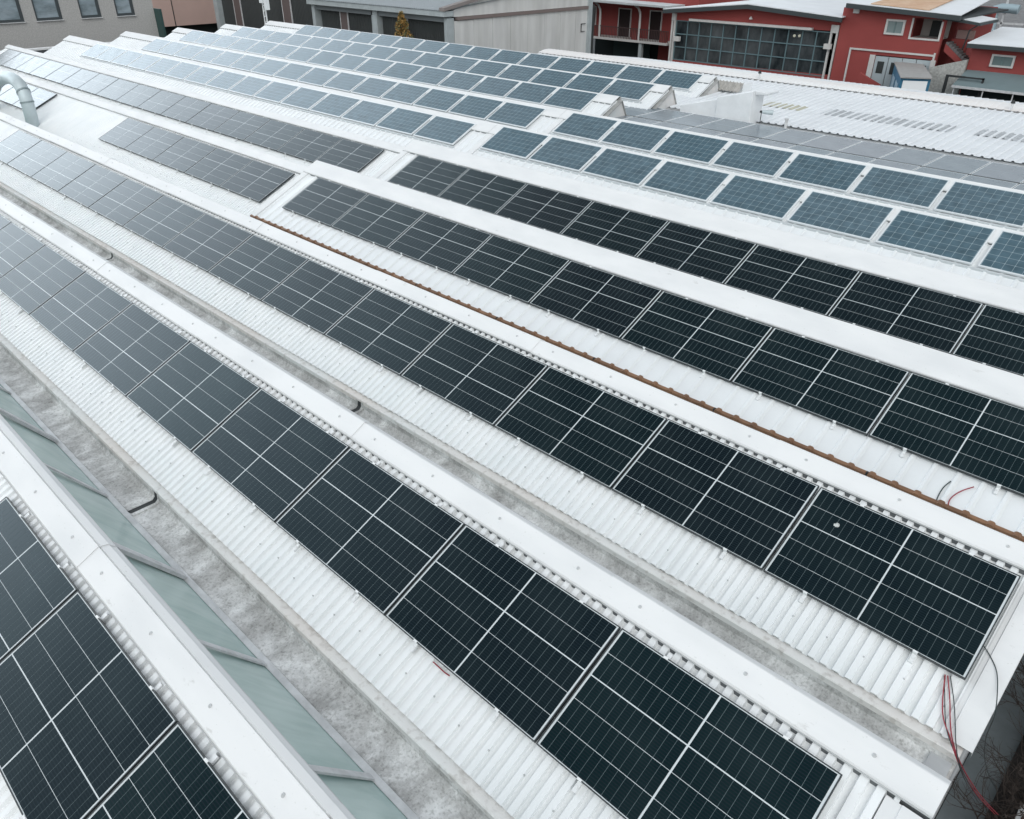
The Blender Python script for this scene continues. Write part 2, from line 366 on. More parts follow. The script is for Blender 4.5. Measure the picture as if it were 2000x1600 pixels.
        if n <= 2:
            for xj in (5.40, -2.95, -11.3):
                mb = MB()
                prof = [(2.028, -.42), (2.06, -.453), (2.338, -.453), (2.372, -.42), (2.383, -.33)]
                for dx, wj, hj, mi in ((-.095, .05, .010, 0), (-.045, .075, .006, 1), (.030, .05, .010, 0)):
                    top = [(yb+y, z+hj) for y, z in prof]
                    mb.prism_x(top+[(y, z-hj-.01) for y, z in reversed(top)], xj+dx, xj+dx+wj, mi)
                mb.build('gutter_joint', [M_CONC, M_DARK], gt)
# saw-tooth end walls and long walls
M_WALL = mat('weathered_render', (.52, .53, .54), .85, noise=.3, nscale=1.2, stretch=(1, 1, .3))
def saw(n0, n1, x0, x1, name='gable_wall', extra=0, zb=GZ, mt=M_WALL, cut=.0):
    pr = []
    for n in range(n0, n1+1):
        yb = base(n)
        pr += [(yb-.44, -.40), (yb+1.28, .40+extra), (yb+1.36, .44+extra), (yb+1.95, -.46)]
    pr += [(base(n1)+2.3, -.46), (base(n1)+2.3, zb), (base(n0)-.44, zb)]
    mb = MB(); mb.prism_x(pr, x0, x1); return mb.build(name, mt, FB)
saw(0, 2, XR-.25, XR-.09); saw(3, 6, XR-.25, XR-.09, extra=.1); saw(0, 9, XL+.02, XL+.2)
mb = MB(); mb.box(XL+.2, XR-.26, base(0)-.42, base(0)-.25, GZ, -.40); mb.build('long_wall', M_WALL, FB)
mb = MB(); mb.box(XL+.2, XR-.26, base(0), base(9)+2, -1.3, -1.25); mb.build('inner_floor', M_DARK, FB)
# end flashings on the two old sheds at the right end
for n in (0, 1, 2):
    mb = MB()
    pr = [(XR-.235, CW+.012), (XR-.03, CW+.012), (XR-.03, CW-.10), (XR-.027, CW-.10), (XR-.024, CW+.016), (XR-.237, CW+.016)]
    x0_ = XR-.235 if n != 1 else XR-.30
    a_ = [(x0_, CW+.004), (XR-.20, CW+.004), (XR-.195, CW+.016), (XR-.01, CW+.012), (XR-.008, CW-.12)]
    rows = [[(x, *slope(n, v, w_)) for x, w_ in a_] for v in (-.50, 1.16)]
    rows2 = [[(x, *slope(n, v, w_-.004)) for x, w_ in a_] for v in (-.50, 1.16)]
    mb.quadgrid(rows); mb.quadgrid(rows2)
    mb.build('end_flashing', M_CAP, FB)
for n in (3, 4, 5, 6):
    mb = MB(); a_ = [(XB+(.10 if n > 4 else 0)-.03, OVER+CW-.12), (XB+(.10 if n > 4 else 0)-.026, OVER+CW+.016), (XB+(.10 if n > 4 else 0)+.16, OVER+CW+.018), (XB+(.10 if n > 4 else 0)+.164, OVER+CW-.01)]
    for dw in (0, -.004): mb.quadgrid([[(x, *slope(n, v, w_+dw)) for x, w_ in a_] for v in (-.50, 1.2)])
    mb.build('end_flashing', M_CAP, FB)
# brown trim under the eaves of shed 3, bulging over every rib
mb = MB(); y0, z0 = slope(3, -.50, CW+OVER-.02)
mb.prism_x([(y0-.03, z0+.03), (y0+.01, z0+.045), (y0+.01, z0-.085), (y0-.03, z0-.085)], XB, XR)
x = XB+.21
while x < XR:
    ya, za = slope(3, -.515, CW+OVER-.02)
    mb.prism_y([(x-.040, za+.01), (x-.036, za+.045), (x-.018, za+.058), (x+.018, za+.058), (x+.036, za+.045), (x+.040, za+.01)], ya-.034, ya+.05)
    x += .25
tb = mb.build('eaves_trim', M_BROWN, FB)
for xj in (1.2, 3.2, 5.2, 7.2, 9.2, 11.2):
    mb = MB(); mb.box(xj, xj+.018, y0-.034, y0+.005, z0-.09, z0+.05); mb.build('trim_joint', M_DARK, tb)
# gable triangles at the break, behind sheds 7-9
M_GAB = mat('pinkish_white_render', (.70, .66, .64), .85, col2=(.60, .62, .62), nscale=.9)
for n in (7, 8, 9):
    yb = base(n); x0 = XB-.23
    mb = MB(); mb.prism_x([(yb-.35, -.6), (yb-.3, -.22), (yb+1.30, .60), (yb+1.42, .62), (yb+1.98, -.6)], x0, x0+.10); mb.build('gable_wall', M_GAB, FB)
    mb = MB()
    for (ya, za), (yc, zc) in (((yb-.3, -.20), (yb+1.34, .645)), ((yb+1.34, .645), (yb+2.0, -.55))):
        mb.hexa([(x0-.02, ya, za), (x0+.16, ya, za), (x0+.16, yc, zc), (x0-.02, yc, zc)], [(x0-.02, ya, za+.025), (x0+.16, ya, za+.025), (x0+.16, yc, zc+.025), (x0-.02, yc, zc+.025)])
    mb.build('gable_flashing', mat('grey_flashing', (.42, .42, .41), .6, noise=.3, nscale=5), FB)
# low flat roof behind shed 6 on the right
FZ = .06
mb = MB(); mb.box(XB-.1, XR+6, base(6)+1.9, 21.1, -.4, FZ); mb.build('flat_roof', mat('white_roof_membrane', (.74, .76, .78), .6, noise=.12, nscale=.8), FB)
mb = MB(); mb.box(XB-.1, XR+6, 20.78, 20.98, FZ-.002, FZ+.012); mb.build('parapet', M_CAP, FB)
# white-rendered boxy upstands between the sheds and the flat roof
pr = [onY(1330, 205, 20.9), onY(1380, 188, 20.9), onY(1472, 177, 20.9), onY(1478, 243, 20.9)]
mb = MB()
xs = [pr[0].x, onY(1405, 188, 20.9).x, onY(1476, 177, 20.9).x]
mb.prism_y([(xs[0], FZ-.1), (xs[1], FZ-.1), (xs[1], pr[1].z-.03), (xs[0], pr[0].z)], 20.86, 21.4)
mb.prism_y([(xs[1]+.01, FZ-.1), (xs[2], FZ-.1), (xs[2], pr[2].z), (xs[1]+.01, pr[1].z+.04)], 20.76, 21.5)
mb.prism_y([(xs[2]+.003, pr[2].z-.12), (xs[2]+.42, pr[2].z-.10), (xs[2]+.45, pr[2].z-.02), (xs[2]+.003, pr[2].z)], 20.9, 21.6)
mb.build('upstand', mat('white_render', (.78, .79, .80), .8, noise=.1, nscale=2), FB, bevel=.02)
# end parapet beyond the left gables
PB = empty("boundary_wall", "low white-capped wall beyond the left ends of the saw-tooth roofs", "wall", (-36, 17, GZ))
mb = MB(); mb.box(-36.2, -36, 4, 27, GZ, -.06); mb.build('wall', mat('dark_grey_render', (.16, .17, .18), .8), PB)
mb = MB(); mb.box(-36.3, -35.9, 4, 27.05, -.06, .03); mb.build('coping', M_CAP, PB)
# ------------------------------------------------------------------ solar panels
PL, PW = 1.808, 1.096
def black_panel(flip):
    root = empty('solar_panel', 'x', 'solar panel')
    mb = MB()      # frame
    f = .0085; h0, h1 = -.032, .001
    mb.box(0, PL, 0, f, h0, h1); mb.box(0, PL, PW-f, PW, h0, h1); mb.box(0, f, f, PW-f, h0, h1); mb.box(PL-f, PL, f, PW-f, h0, h1)
    mb.build('frame', M_FRAME, root)
    mb = MB(); mb.box(f, PL-f, f, PW-f, -.010, -.0035); mb.build('backsheet', M_BACK, root)
    # cells: 5 strips x 24 third-cut cells, gap in the middle of the length, wide gap after strip 2
    mb = MB(); mx = .026; my = .0160; mid = .0155; wide = .0100; thin = .0042
    ch = (PW-2*my-wide-3*thin)/5; cw = (PL-2*mx-mid-22*.003)/24
    y = my; hw = 12*cw+11*.003
    for r in range(5):
        gap = wide if r == (2 if not flip else 1) else thin
        x = mx
        for xx in (mx, mx+hw+mid): mb.face([(xx, y, -.0029), (xx+hw, y, -.0029), (xx+hw, y+ch, -.0029), (xx, y+ch, -.0029)], 1)
        for c_ in range(24):
            mb.face([(x, y, -.0022), (x+cw, y, -.0022), (x+cw, y+ch, -.0022), (x, y+ch, -.0022)])
            x += cw+(mid if c_ == 11 else .003)
        y += ch+gap
    mb.build('solar_cells', [M_CELL, M_GAPL], root)
    for cx in (.42, PL-.40):
        for side in (0, 1):
            mb = MB()
            if side == 0:
                mb.box(cx-.018, cx+.018, -.085, .012, -.066, -.040); mb.box(cx-.02, cx+.02, -.004, .014, -.04, .005); mb.box(cx-.008, cx+.008, -.05, -.034, -.04, -.034)
            else:
                mb.box(cx-.018, cx+.018, PW-.012, PW+.055, -.066, -.040); mb.box(cx-.02, cx+.02, PW-.014, PW+.004, -.04, .005)
            mb.build('clamp', M_CLAMP, root)
    return root
QL, QW = 1.668, .995
def blue_panel():
    root = empty('solar_panel', 'x', 'solar panel')
    mb = MB(); f = .025; h0, h1 = -.038, .001
    mb.box(0, QL, 0, f, h0, h1); mb.box(0, QL, QW-f, QW, h0, h1); mb.box(0, f, f, QW-f, h0, h1); mb.box(QL-f, QL, f, QW-f, h0, h1)
    mb.build('frame', M_SILV, root)
    mb = MB(); mb.box(f, QL-f, f, QW-f, -.010, -.0035); mb.build('backsheet', M_BACK2, root)
    mb = MB(); mx, my, gp = .040, .038, .0075; cw = (QL-2*mx-9*gp)/10; ch = (QW-2*my-5*gp)/6
    for i in range(10):
        for j in range(6):
            x, y = mx+i*(cw+gp), my+j*(ch+gp); c_ = .008
            mb.face([(x+c_, y, -.0022), (x+cw-c_, y, -.0022), (x+cw, y+c_, -.0022), (x+cw, y+ch-c_, -.0022), (x+cw-c_, y+ch, -.0022), (x+c_, y+ch, -.0022), (x, y+ch-c_, -.0022), (x, y+c_, -.0022)])
    mb.build('solar_cells', M_BLUE, root)
    return root
def flat_panel():
    root = empty('solar_panel', 'x', 'solar panel')
    w_, l_ = 1.10, 1.72
    mb = MB(); f = .014; mb.box(0, w_, 0, f, -.03, .001); mb.box(0, w_, l_-f, l_, -.03, .001); mb.box(0, f, f, l_-f, -.03, .001); mb.box(w_-f, w_, f, l_-f, -.03, .001)
    mb.build('frame', M_SILV, root)
    mb = MB(); mb.box(f, w_-f, f, l_-f, -.01, -.0035); mb.build('backsheet', M_BACK2, root)
    mb = MB()
    for (a0, a1) in ((.025, l_/2-.012), (l_/2+.012, l_-.025)):
        for i in range(6):
            x = .025+i*(w_-.05)/6; mb.face([(x+.002, a0, -.0022), (x+(w_-.05)/6-.002, a0, -.0022), (x+(w_-.05)/6-.002, a1, -.0022), (x+.002, a1, -.0022)])
    mb.build('solar_cells', M_FLATC, root)
    return root
M_FLATC = pv_material('sky_sheen_cells', (.19, .225, .25), (.25, .26, .285), 1.45, .22)  # sky reflection at grazing view put into the pale base colour
PROTO = {'A': black_panel(False), 'B': black_panel(True), 'P': blue_panel(), 'F': flat_panel()}
USED = set()
def dup(root):
    r = root.copy(); C.objects.link(r)
    for ch in root.children:
        c_ = ch.copy(); C.objects.link(c_); c_.parent = r
        for g_ in ch.children:
            d_ = g_.copy(); C.objects.link(d_); d_.parent = c_
    return r
def place(kind, loc, tilt, label, group):
    r = PROTO[kind] if kind not in USED else dup(PROTO[kind]); USED.add(kind)
    r.location = loc; r.rotation_euler = (tilt+random.uniform(-.002, .002), random.uniform(-.0015, .0015), random.uniform(-.0008, .0008))
    r['label'] = label; r['group'] = group
    return r
PITCH = 1.8256
def ordn(i): return ORD[i] if i < len(ORD) else '%dth' % i
def row(n, x_first, count, kind, over, tofs, desc, group, step=PITCH, flipf=None, skip=()):
    """x_first is the left edge of the right-most panel; panels are laid to the left and counted from the right end"""
    for i in range(count):
        if i in skip: continue
        x = x_first-i*step
        y = base(n)+tofs; z = tofs*TN+over
        k = kind if kind != 'K' else ('A' if (flipf(i) if flipf else True) else 'B')
        place(k, (x, y, z), S, '%s, %s from its right end' % (desc, ordn(i+1)), group)
G1 = 'black solar panels in the nearest rows'
x1_, x2_ = -.060+.009, 2.055+.009
row(0, x1_+0*PITCH+PITCH*6.08-.012, 4, 'K', 0, .01, 'black panel of the bottom left corner row', 'black panels in the bottom left corner', flipf=lambda i: False)
row(1, x1_+6*PITCH, 10, 'K', 0, 0, 'black panel between the two stained gutters', 'black panels of the front full row', flipf=lambda i: i < 3)
row(2, x2_+5*PITCH, 14, 'K', 0, 0, 'black panel of the row below the brown trim', 'black panels of the row below the brown trim', flipf=lambda i: i < 3)
row(3, -1.792+.009+7*PITCH, 8, 'K', OVER, -.095, 'black panel of the row above the brown trim', 'black panels of the row above the brown trim', flipf=lambda i: True)
row(4, -1.82+.009+7*PITCH, 8, 'K', OVER, -.095, 'black panel of the right-hand row below blue panels', 'black panels of the upper right row', flipf=lambda i: i % 3 != 1)
row(3, -2.946-PITCH+.009, 5, 'K', 0, .003, 'black panel of the short group of five', 'black panels of the short group of five', flipf=lambda i: i != 2)
row(3, -17.9-PITCH, 5, 'K', 0, .0, 'black panel behind the bent grey duct', 'black panels behind the duct')
row(4, -3.321-PITCH+.009, 16, 'K', 0, .02, 'black panel of the left-hand row below blue rows', 'black panels of the long upper left row', flipf=lambda i: i % 4 != 2)
QP = 1.65+.1098
names_l = {5: ('nearest', -2.9956, .23, 15), 6: ('second', -3.0143, .27, 15), 7: ('third', -3.3838, .36, 16), 8: ('fourth', -3.1788, .35, 16), 9: ('farthest', -3.1144, .41, 15)}
for n, (nm, xe, tt, cnt) in names_l.items():
    row(n, xe-.055-QL, cnt, 'P', .2, tt, 'blue panel of the %s left-hand blue row' % nm, 'blue panels of the %s left-hand row' % nm, step=QP)
row(5, -2.1545+.055+7*QP, 8, 'P', OVER, .36, 'blue panel of the front right-hand blue row', 'blue panels of the front right-hand row', step=QP)
row(6, -2.1169+.055+7*QP, 8, 'P', OVER, .336, 'blue panel of the rear right-hand blue row', 'blue panels of the rear right-hand row', step=QP)
for r_ in range(2):
    for i in range(13):
        x = 8.85-1.13*i+.2
        place('F', (x, 17.16+r_*1.80, FZ+.10+r_*.0), math.radians(.3), 'pale grey panel of the %s flat-roof row, %s from the right edge' % (('front', 'back')[r_], ordn(i+1)), 'pale grey panels lying on the flat roof')
mb = MB(); mb.box(-3, 9.9, 18.885, 18.955, FZ+.02, FZ+.112); tag(mb.build('mounting_rail', M_FRAME), 'dark rail between the two rows of pale grey flat-roof panels', 'rail')
# rails under the blue rows
def rail(n, x0, x1, over, tt, label):
    mb = MB()
    for dv, mi in ((-.06, 0),):
        y, z = base(n)+tt, tt*TN+over
        a0 = (y+dv*CS+.05*SN, z+dv*SN-.05*CS)
        pr = [(a0[0], a0[1]-.018), (a0[0]+.036, a0[1]-.005), (a0[0]+.036, a0[1]+.03), (a0[0], a0[1]+.018)]
        mb.prism_x(pr, x0, x1)
        a1 = (y+(QW-.25)*CS, z+(QW-.25)*SN-.065)
        mb.prism_x([(a1[0], a1[1]-.02), (a1[0]+.04, a1[1]-.01), (a1[0]+.04, a1[1]+.02), (a1[0], a1[1]+.01)], x0, x1)
        x = x0+.2
        while x < x1:
            mb.box(x-.02, x+.02, y-.03, y+.02, z-.10, z-.045); x += 1.0
    tag(mb.build('mounting_rail', M_ALU), label, 'rail', 'rails under the blue panels')
rail(5, -2.15, 12.0, OVER, .36, 'grey metal rail under the front right-hand row of blue panels')
rail(6, -2.15, 12.0, OVER, .336, 'grey metal rail under the rear right-hand row of blue panels')
for n, (nm, xe, tt, cnt) in names_l.items():
    rail(n, xe-cnt*QP, xe+.06, .2, tt, 'grey metal rail under the %s left-hand row of blue panels' % nm)
q = onS(1634, 1026, 2, .001)
mb = MB(); rnd = random.Random(5); X_ = Vector((1, 0, 0)); U_ = Vector((0, CS, SN)); N_ = Vector((0, -SN, CS))
ring = [q+N_*.001+(X_*math.cos(k*.3927)+U_*math.sin(k*.3927))*rnd.uniform(.018, .03) for k in range(16)]
top = [q+N_*.006+(p_-q)*.45 for p_ in ring]
mb.quadgrid([ring, top], 0, close=True); mb.face(top)
tag(mb.build('bird_dropping', mat('bird_dropping', (.62, .64, .62), .8, noise=.4, nscale=60)), 'small pale dropping on the last black panel near the red cables', 'dropping')
# ------------------------------------------------------------------ ventilation duct on the roof at the left
M_DUCT = mat('galvanised_duct', (.56, .63, .65), .5, metal=.2, noise=.12, nscale=3)
def duct(pts, r, name, label, seg=14):
    e = empty(name, label, 'duct', pts[0])
    mb = MB(); mb.tube(pts, r, seg); mb.build('pipe', M_DUCT, e, smooth=True)
    for i in (2, len(pts)//2-3, len(pts)//2+4, len(pts)-3):
        a_, b_ = Vector(pts[i]), Vector(pts[i+1]); d = (b_-a_).normalized()
        mb = MB(); mb.tube([a_-d*.02, a_+d*.03], r+.018, seg); mb.build('joint_band', mat('duct_band', (.25, .30, .31), .5, metal=.4), e, smooth=False)
    return e
dy = 5.35
A_, B_ = onY(62, 236, dy), onY(38, 158, dy); B2 = onY(-8, 158, dy); E_ = onY(-8, 240, dy)
arc = []
c0 = onY(15, 188, dy)
path_px = [(66, 250), (60, 225), (53, 200), (46, 180), (38, 165), (27, 155), (15, 151), (3, 154), (-8, 163), (-14, 180), (-17, 200), (-14, 225), (-12, 250)]
duct([onY(x, y, dy) for x, y in path_px], .195, 'bent_duct', 'pale grey galvanised duct bent into an arch over the white roof')
# ------------------------------------------------------------------ cables
M_RED = mat('red_cable_sheath', (.30, .03, .045), .5); M_BLK = mat('dark_cable_sheath', (.03, .045, .045), .5)
def spline(pts, k=8):
    pts = [Vector(p) for p in pts]; out = []
    P = [pts[0]*2-pts[1]]+pts+[pts[-1]*2-pts[-2]]
    for i in range(1, len(P)-2):
        for j in range(k):
            t_ = j/k; a_, b_, c_, d_ = P[i-1], P[i], P[i+1], P[i+2]
            out.append(.5*((2*b_)+(c_-a_)*t_+(2*a_-5*b_+4*c_-d_)*t_*t_+(3*b_-a_-3*c_+d_)*t_**3))
    out.append(pts[-1]); return out
def cable(pts, r, m_, label, grp='cables hanging off the end of the roof'):
    mb = MB(); mb.tube(spline(pts), r, 6); tag(mb.build('cable', m_, smooth=True), label, 'cable', grp)
gz = lambda px, py, z: onZ(px, py, z)
tail = [gz(1868, 1480, -.22), gz(1888, 1522, -.9), gz(1915, 1560, -2.2), gz(1945, 1592, -4.2)]
cable([onS(1846, 1318, 2, -.05), onS(1841, 1370, 2, -.04), onS(1843, 1405, 2, -.04), onS(1856, 1442, 2, -.03)]+tail, .0055, M_RED, 'red cable running left of its twin from the last panel over the gutter end')
cable([onS(1851, 1320, 2, -.05), onS(1855, 1365, 2, -.04), onS(1856, 1410, 2, -.04), onS(1860, 1444, 2, -.03), gz(1872, 1482, -.22), gz(1893, 1522, -.9), gz(1920, 1560, -2.2), gz(1950, 1592, -4.2)], .0055, M_RED, 'straighter red cable dropping from the last panel over the gutter end')
cable([onS(1856, 1320, 2, -.05), onS(1863, 1370, 2, -.04), onS(1866, 1420, 2, -.04), onS(1867, 1450, 2, -.02), gz(1874, 1492, -.22), gz(1895, 1535, -1.2), gz(1915, 1565, -3.0)], .0042, M_BLK, 'thin dark cable beside the two red ones at the gutter end')
cable([onS(1844, 1320, 2, -.05), onS(1845, 1350, 2, -.045), onS(1848, 1420, 2, -.045), gz(1866, 1475, -.24), gz(1888, 1530, -.9), gz(1918, 1578, -3.5)], .0042, M_BLK, 'dark cable running under the red ones over the gutter end')
cable([onS(1912, 1250, 2, -.05), onS(1930, 1275, 2, -.05), onS(1946, 1310, 2, -.04), onS(1948, 1350, 2, -.03), onS(1942, 1398, 2, -.02), gz(1926, 1440, -1.2), gz(1923, 1480, -2.2), gz(1932, 1515, -3.4), gz(1948, 1545, -4.6)], .0042, M_BLK, 'single dark cable looping away from the last panel over the roof edge')
OW = OVER-.075
for (pp, m_, lb) in (([(1857, 940), (1843, 952), (1833, 968), (1826, 986)], M_BLK, 'left dark wire curving from the panel into the brown trim'),
                     ([(1866, 944), (1852, 958), (1844, 975), (1842, 996)], M_BLK, 'right dark wire curving from the panel into the brown trim'),
                     ([(1902, 951), (1876, 960), (1856, 975), (1850, 996)], M_RED, 'red wire curving from the panel into the brown trim')):
    cable([onS(x, y, 3, OW) for x, y in pp], .006, m_, lb, 'wires above the brown trim')
cable([onS(x, y, 1, -.05) for x, y in ((846, 1293), (856, 1302), (868, 1313), (878, 1320))], .0055, M_RED, 'short red cable peeping out below the front row of black panels', 'wires of the front row')
# ------------------------------------------------------------------ large white ribbed roof behind (warehouse)
WB = empty('warehouse_building', 'low warehouse with a wide white ribbed roof and translucent roof strips', 'building', (8, 27, GZ))
EY, EZ, RY, RZ = 21.25, .12, 27.3, .34
WX0, WX1 = -14.2, 40
def wslope(y): return EZ+(RZ-EZ)*(y-EY)/(RY-EY)
def ribs(mb, x0, x1, y0, z0, y1, z1, pitch, h, mi=0):
    xs = []; x = x0
    while x < x1:
        for q, hh in ((0, 0), (.62*pitch, 0), (.72*pitch, h), (.9*pitch, h)): xs.append((x+q, hh))
        x += pitch
    mb.quadgrid([[(xx, y0, z0+hh) for xx, hh in xs], [(xx, y1, z1+hh) for xx, hh in xs]], mi)
M_BIG = mat('white_ribbed_roof', (.78, .80, .82), .5, noise=.08, nscale=.7)
mb = MB(); ribs(mb, WX0, WX1, EY, EZ, RY, RZ, .25, .032); mb.box(WX0, WX1, EY+.02, RY, -1.2, EZ-.02)
ribs(mb, WX0, WX1, RY+.5, RZ+.03, RY+8, RZ-.9, .28, .04)
mb.build('roof_sheet', M_BIG, WB)
mb = MB(); ribs(mb, WX0, WX1, RY-.02, RZ+.045, RY+.35, RZ+.13, .22, .011); ribs(mb, WX0, WX1, RY+.35, RZ+.13, RY+.75, RZ+.15, .22, .011)
mb.box(WX0, WX1, RY+.08, RY+.14, RZ-.5, RZ+.055); mb.build('ridge_cap', mat('ridge_cap_streaked', (.78, .78, .77), .5, col2=(.76, .715, .69), nscale=.5, stretch=(.25, 3, 1)), WB)
mb = MB(); mb.box(WX0, WX1, EY+.1, RY+7.5, GZ, -.9); mb.box(WX0, WX1, EY-.02, EY+.1, -1.0, EZ-.03); mb.build('wall', M_WALL, WB)
mb = MB(); mb.prism_x([(EY-.12, -.10), (EY-.01, -.10), (EY-.01, .10), (EY+.015, .10), (EY+.015, -.14), (EY-.12, -.14)], -.2+.9, WX1); mb.build('gutter', mat('gutter_shadow_dark', (.04, .05, .05), .5), WB)  # near-black colour paints the gutter's shadow line along the eaves
def strip_light(x0, x1, y0, y1, m_):
    mb = MB(); ribs(mb, x0, x1, y0, wslope(y0)+.006, y1, wslope(y1)+.006, .22, .022); return mb.build('roof_light', m_, WB)
M_YEL = mat('yellowed_roof_light', (.55, .53, .42), .5, noise=.2, nscale=2)
M_GRL = mat('grey_roof_light', (.50, .52, .54), .4, noise=.3, nscale=3)
strip_light(-.25, 1.2, 23.4, 24.1, M_YEL); strip_light(1.9, 5.8, 23.4, 24.3, M_GRL); strip_light(6.5, 10.2, 23.55, 24.4, M_GRL)
for i, (px, py) in enumerate(((1482, 156), (1977, 206))):
    q = onY(px, py, 27.35); e = empty('roof_vent', ('small dark capped vent pipe on the white ridge above the big glazed hall front', 'small dark capped vent pipe on the white ridge at the right edge')[i], 'vent pipe', (q.x, q.y, .4), 'vent pipes on the warehouse ridge')
    mb = MB(); mb.tube([(q.x, q.y, .38), (q.x, q.y, .62)], .04, 8); mb.build('pipe', M_BAR, e)
    mb = MB(); mb.tube([(q.x, q.y, .60), (q.x, q.y, .65), (q.x, q.y, .70)], [.07, .06, .02], 10); mb.build('cowl', M_DARK, e)
q = onZ(1543, 240, .2); e = empty('eaves_post', 'short grey vent post at the eaves of the white ribbed roof', 'post', (q.x, EY-.05, 0))
mb = MB(); mb.tube([(q.x, EY-.1, -.1), (q.x, EY-.1, .32)], .05, 8); mb.build('pipe', M_BAR, e); mb = MB(); mb.tube([(q.x, EY-.1, .32), (q.x, EY-.1, .36)], .07, 8); mb.build('cap', M_BAR, e)
# small extractor motor beside the white upstand
q = onY(1492, 219, 21.0); e = empty('extractor_fan', 'small grey extractor fan fixed beside the white box-like upstand', 'fan', q)
mb = MB(); mb.tube([q+Vector((-.05, 0, 0)), q+Vector((.26, .1, .0))], [.055, .075], 10); mb.build('motor', M_DUCT, e, smooth=True)
mb = MB(); mb.box(q.x-.12, q.x-.04, q.y-.04, q.y+.04, q.z-.03, q.z+.03); mb.tube([q+Vector((-.08, 0, 0)), q+Vector((-.08, 0, -.35))], .012, 6); mb.build('bracket', M_DARK, e)
# little hood behind the gable of the farthest row
q = onY(1425, 168, 24.6); e = empty('roof_hood', 'small stained corrugated hood behind the last white gable', 'roof hood', (q.x, q.y, q.z))
mb = MB(); ribs(mb, q.x-.75, q.x+.45, q.y-.15, q.z-.16, q.y+.15, q.z+.12, .14, .03); mb.build('sheet', mat('stained_sheet', (.45, .43, .40), .8, noise=.35, nscale=6), e)
mb = MB(); mb.box(q.x-.75, q.x+.45, q.y+.16, q.y+.8, q.z-.6, q.z+.08); mb.build('box', M_OVER, e)
# lightning mast / antenna on the far left ridge
q = onY(521, 52, base(9)+1.33)
e = empty('antenna_mast', 'white lattice antenna mast rising from the farthest ridge before the dark hall', 'mast', (q.x, q.y, .5))
mb = MB()
for dx in (-.13, .13): mb.tube([(q.x+dx, q.y, .4), (q.x+dx*.8, q.y, 3.4)], .035, 6)
mb.tube([(q.x, q.y+.1, .4), (q.x, q.y+.1, 3.4)], .035, 6)
for k in range(9): mb.tube([(q.x-.13, q.y, .6+k*.3), (q.x+.13, q.y, .75+k*.3)], .02, 5)
mb.build('mast', M_CLAMP, e)
mb = MB(); mb.box(q.x+.2, q.x+.5, q.y-.1, q.y+.1, 1.35, 2.6); mb.box(q.x-.2, q.x+.1, q.y-.15, q.y+.05, 1.7, 2.2); mb.build('antenna', mat('antenna_plastic', (.72, .74, .75), .5), e)
# ------------------------------------------------------------------ background buildings
def fbox(mb, y, x0, x1, z0, z1, out=.06, inn=.2, mi=0): mb.box(x0, x1, y-out, y+inn, z0, z1, mi)
def part(name, m_, parent, boxes, bevel=0):
    mb = MB()
    for b_ in boxes: mb.box(*b_)
    return mb.build(name, m_, parent, bevel=bevel)
# left concrete building: wall plane x=-42
LB = empty('concrete_building', 'grey pebble-dashed building with four dark-framed windows at the left', 'building', (-47, 8, GZ))
M_PEB = mat('pebble_dash_render', (.50, .485, .47), .95, noise=.25, nscale=14, bump=.6, bscale=25)
wy = [(5.2, 6.6), (7.6, 9.0), (9.7, 11.0), (12.0-.1, 13.45), (14.12, 15.56), (16.65, 17.83), (18.78, 19.9)]
bx = [(-52, -42, -12, 21.15, GZ, .84), (-52, -42, -12, 21.15, 2.35, 3.0)]
ye = -12
for a_, b_ in wy: bx.append((-52, -42, ye, a_, .84, 2.35)); ye = b_
bx.append((-52, -42, ye, 21.15, .84, 2.35))
part('wall', M_PEB, LB, bx)
M_WG = mat('window_glass_reflecting', (.30, .36, .40), .06, ior=1.6, col2=(.16, .20, .22), nscale=.7, stretch=(1, 1, 3))
M_WF = mat('dark_window_frame', (.05, .06, .065), .5)
for a_, b_ in wy:
    wn = part('window', M_WF, LB, [(-42.12, -41.98, a_, a_+.07, .84, 2.35), (-42.12, -41.98, b_-.16, b_, .84, 2.35), (-42.12, -41.98, a_+.07, b_-.16, .84, .98), (-42.12, -41.98, a_+.07, b_-.16, 2.25, 2.35)])
    part('pane', M_WG, wn, [(-42.10, -42.06, a_+.07, b_-.16, .98, 2.25)])
    part('sill', M_BAR, wn, [(-42.1, -41.9, a_-.03, b_+.03, .80, .838)])
dr = part('door', mat('dark_green_door', (.03, .07, .065), .5), LB, [(-42.3, -41.2, 21.16, 21.30, -2.5, 1.15)])
# pinkish building further away
PK = empty('pink_building', 'pinkish beige panel building beyond the grey one, over a dark open base', 'building', (-66, 34, GZ))
M_PK = mat('pink_beige_panels', (.60, .43, .38), .85, noise=.1, nscale=.4)
part('wall', M_PK, PK, [(-70, -60, 10, 30.55, -1.6, 8), (-70, -60, 30.62, 48, -1.6, 8)])
part('panel_joint', M_DARK, PK, [(-60.2, -59.97, 30.55, 30.62, -1.6, 8)])
part('base_shade', mat('dark_opening', (.02, .03, .03), .9), PK, [(-69, -60.6, 10, 48, GZ, -1.6)])  # near-black box paints the shadow zone beneath the panels
part('paving', mat('brown_paving', (.14, .10, .09), .9), PK, [(-60, -50, 22, 48, GZ, GZ+.05)])
for k in range(6):
    pass
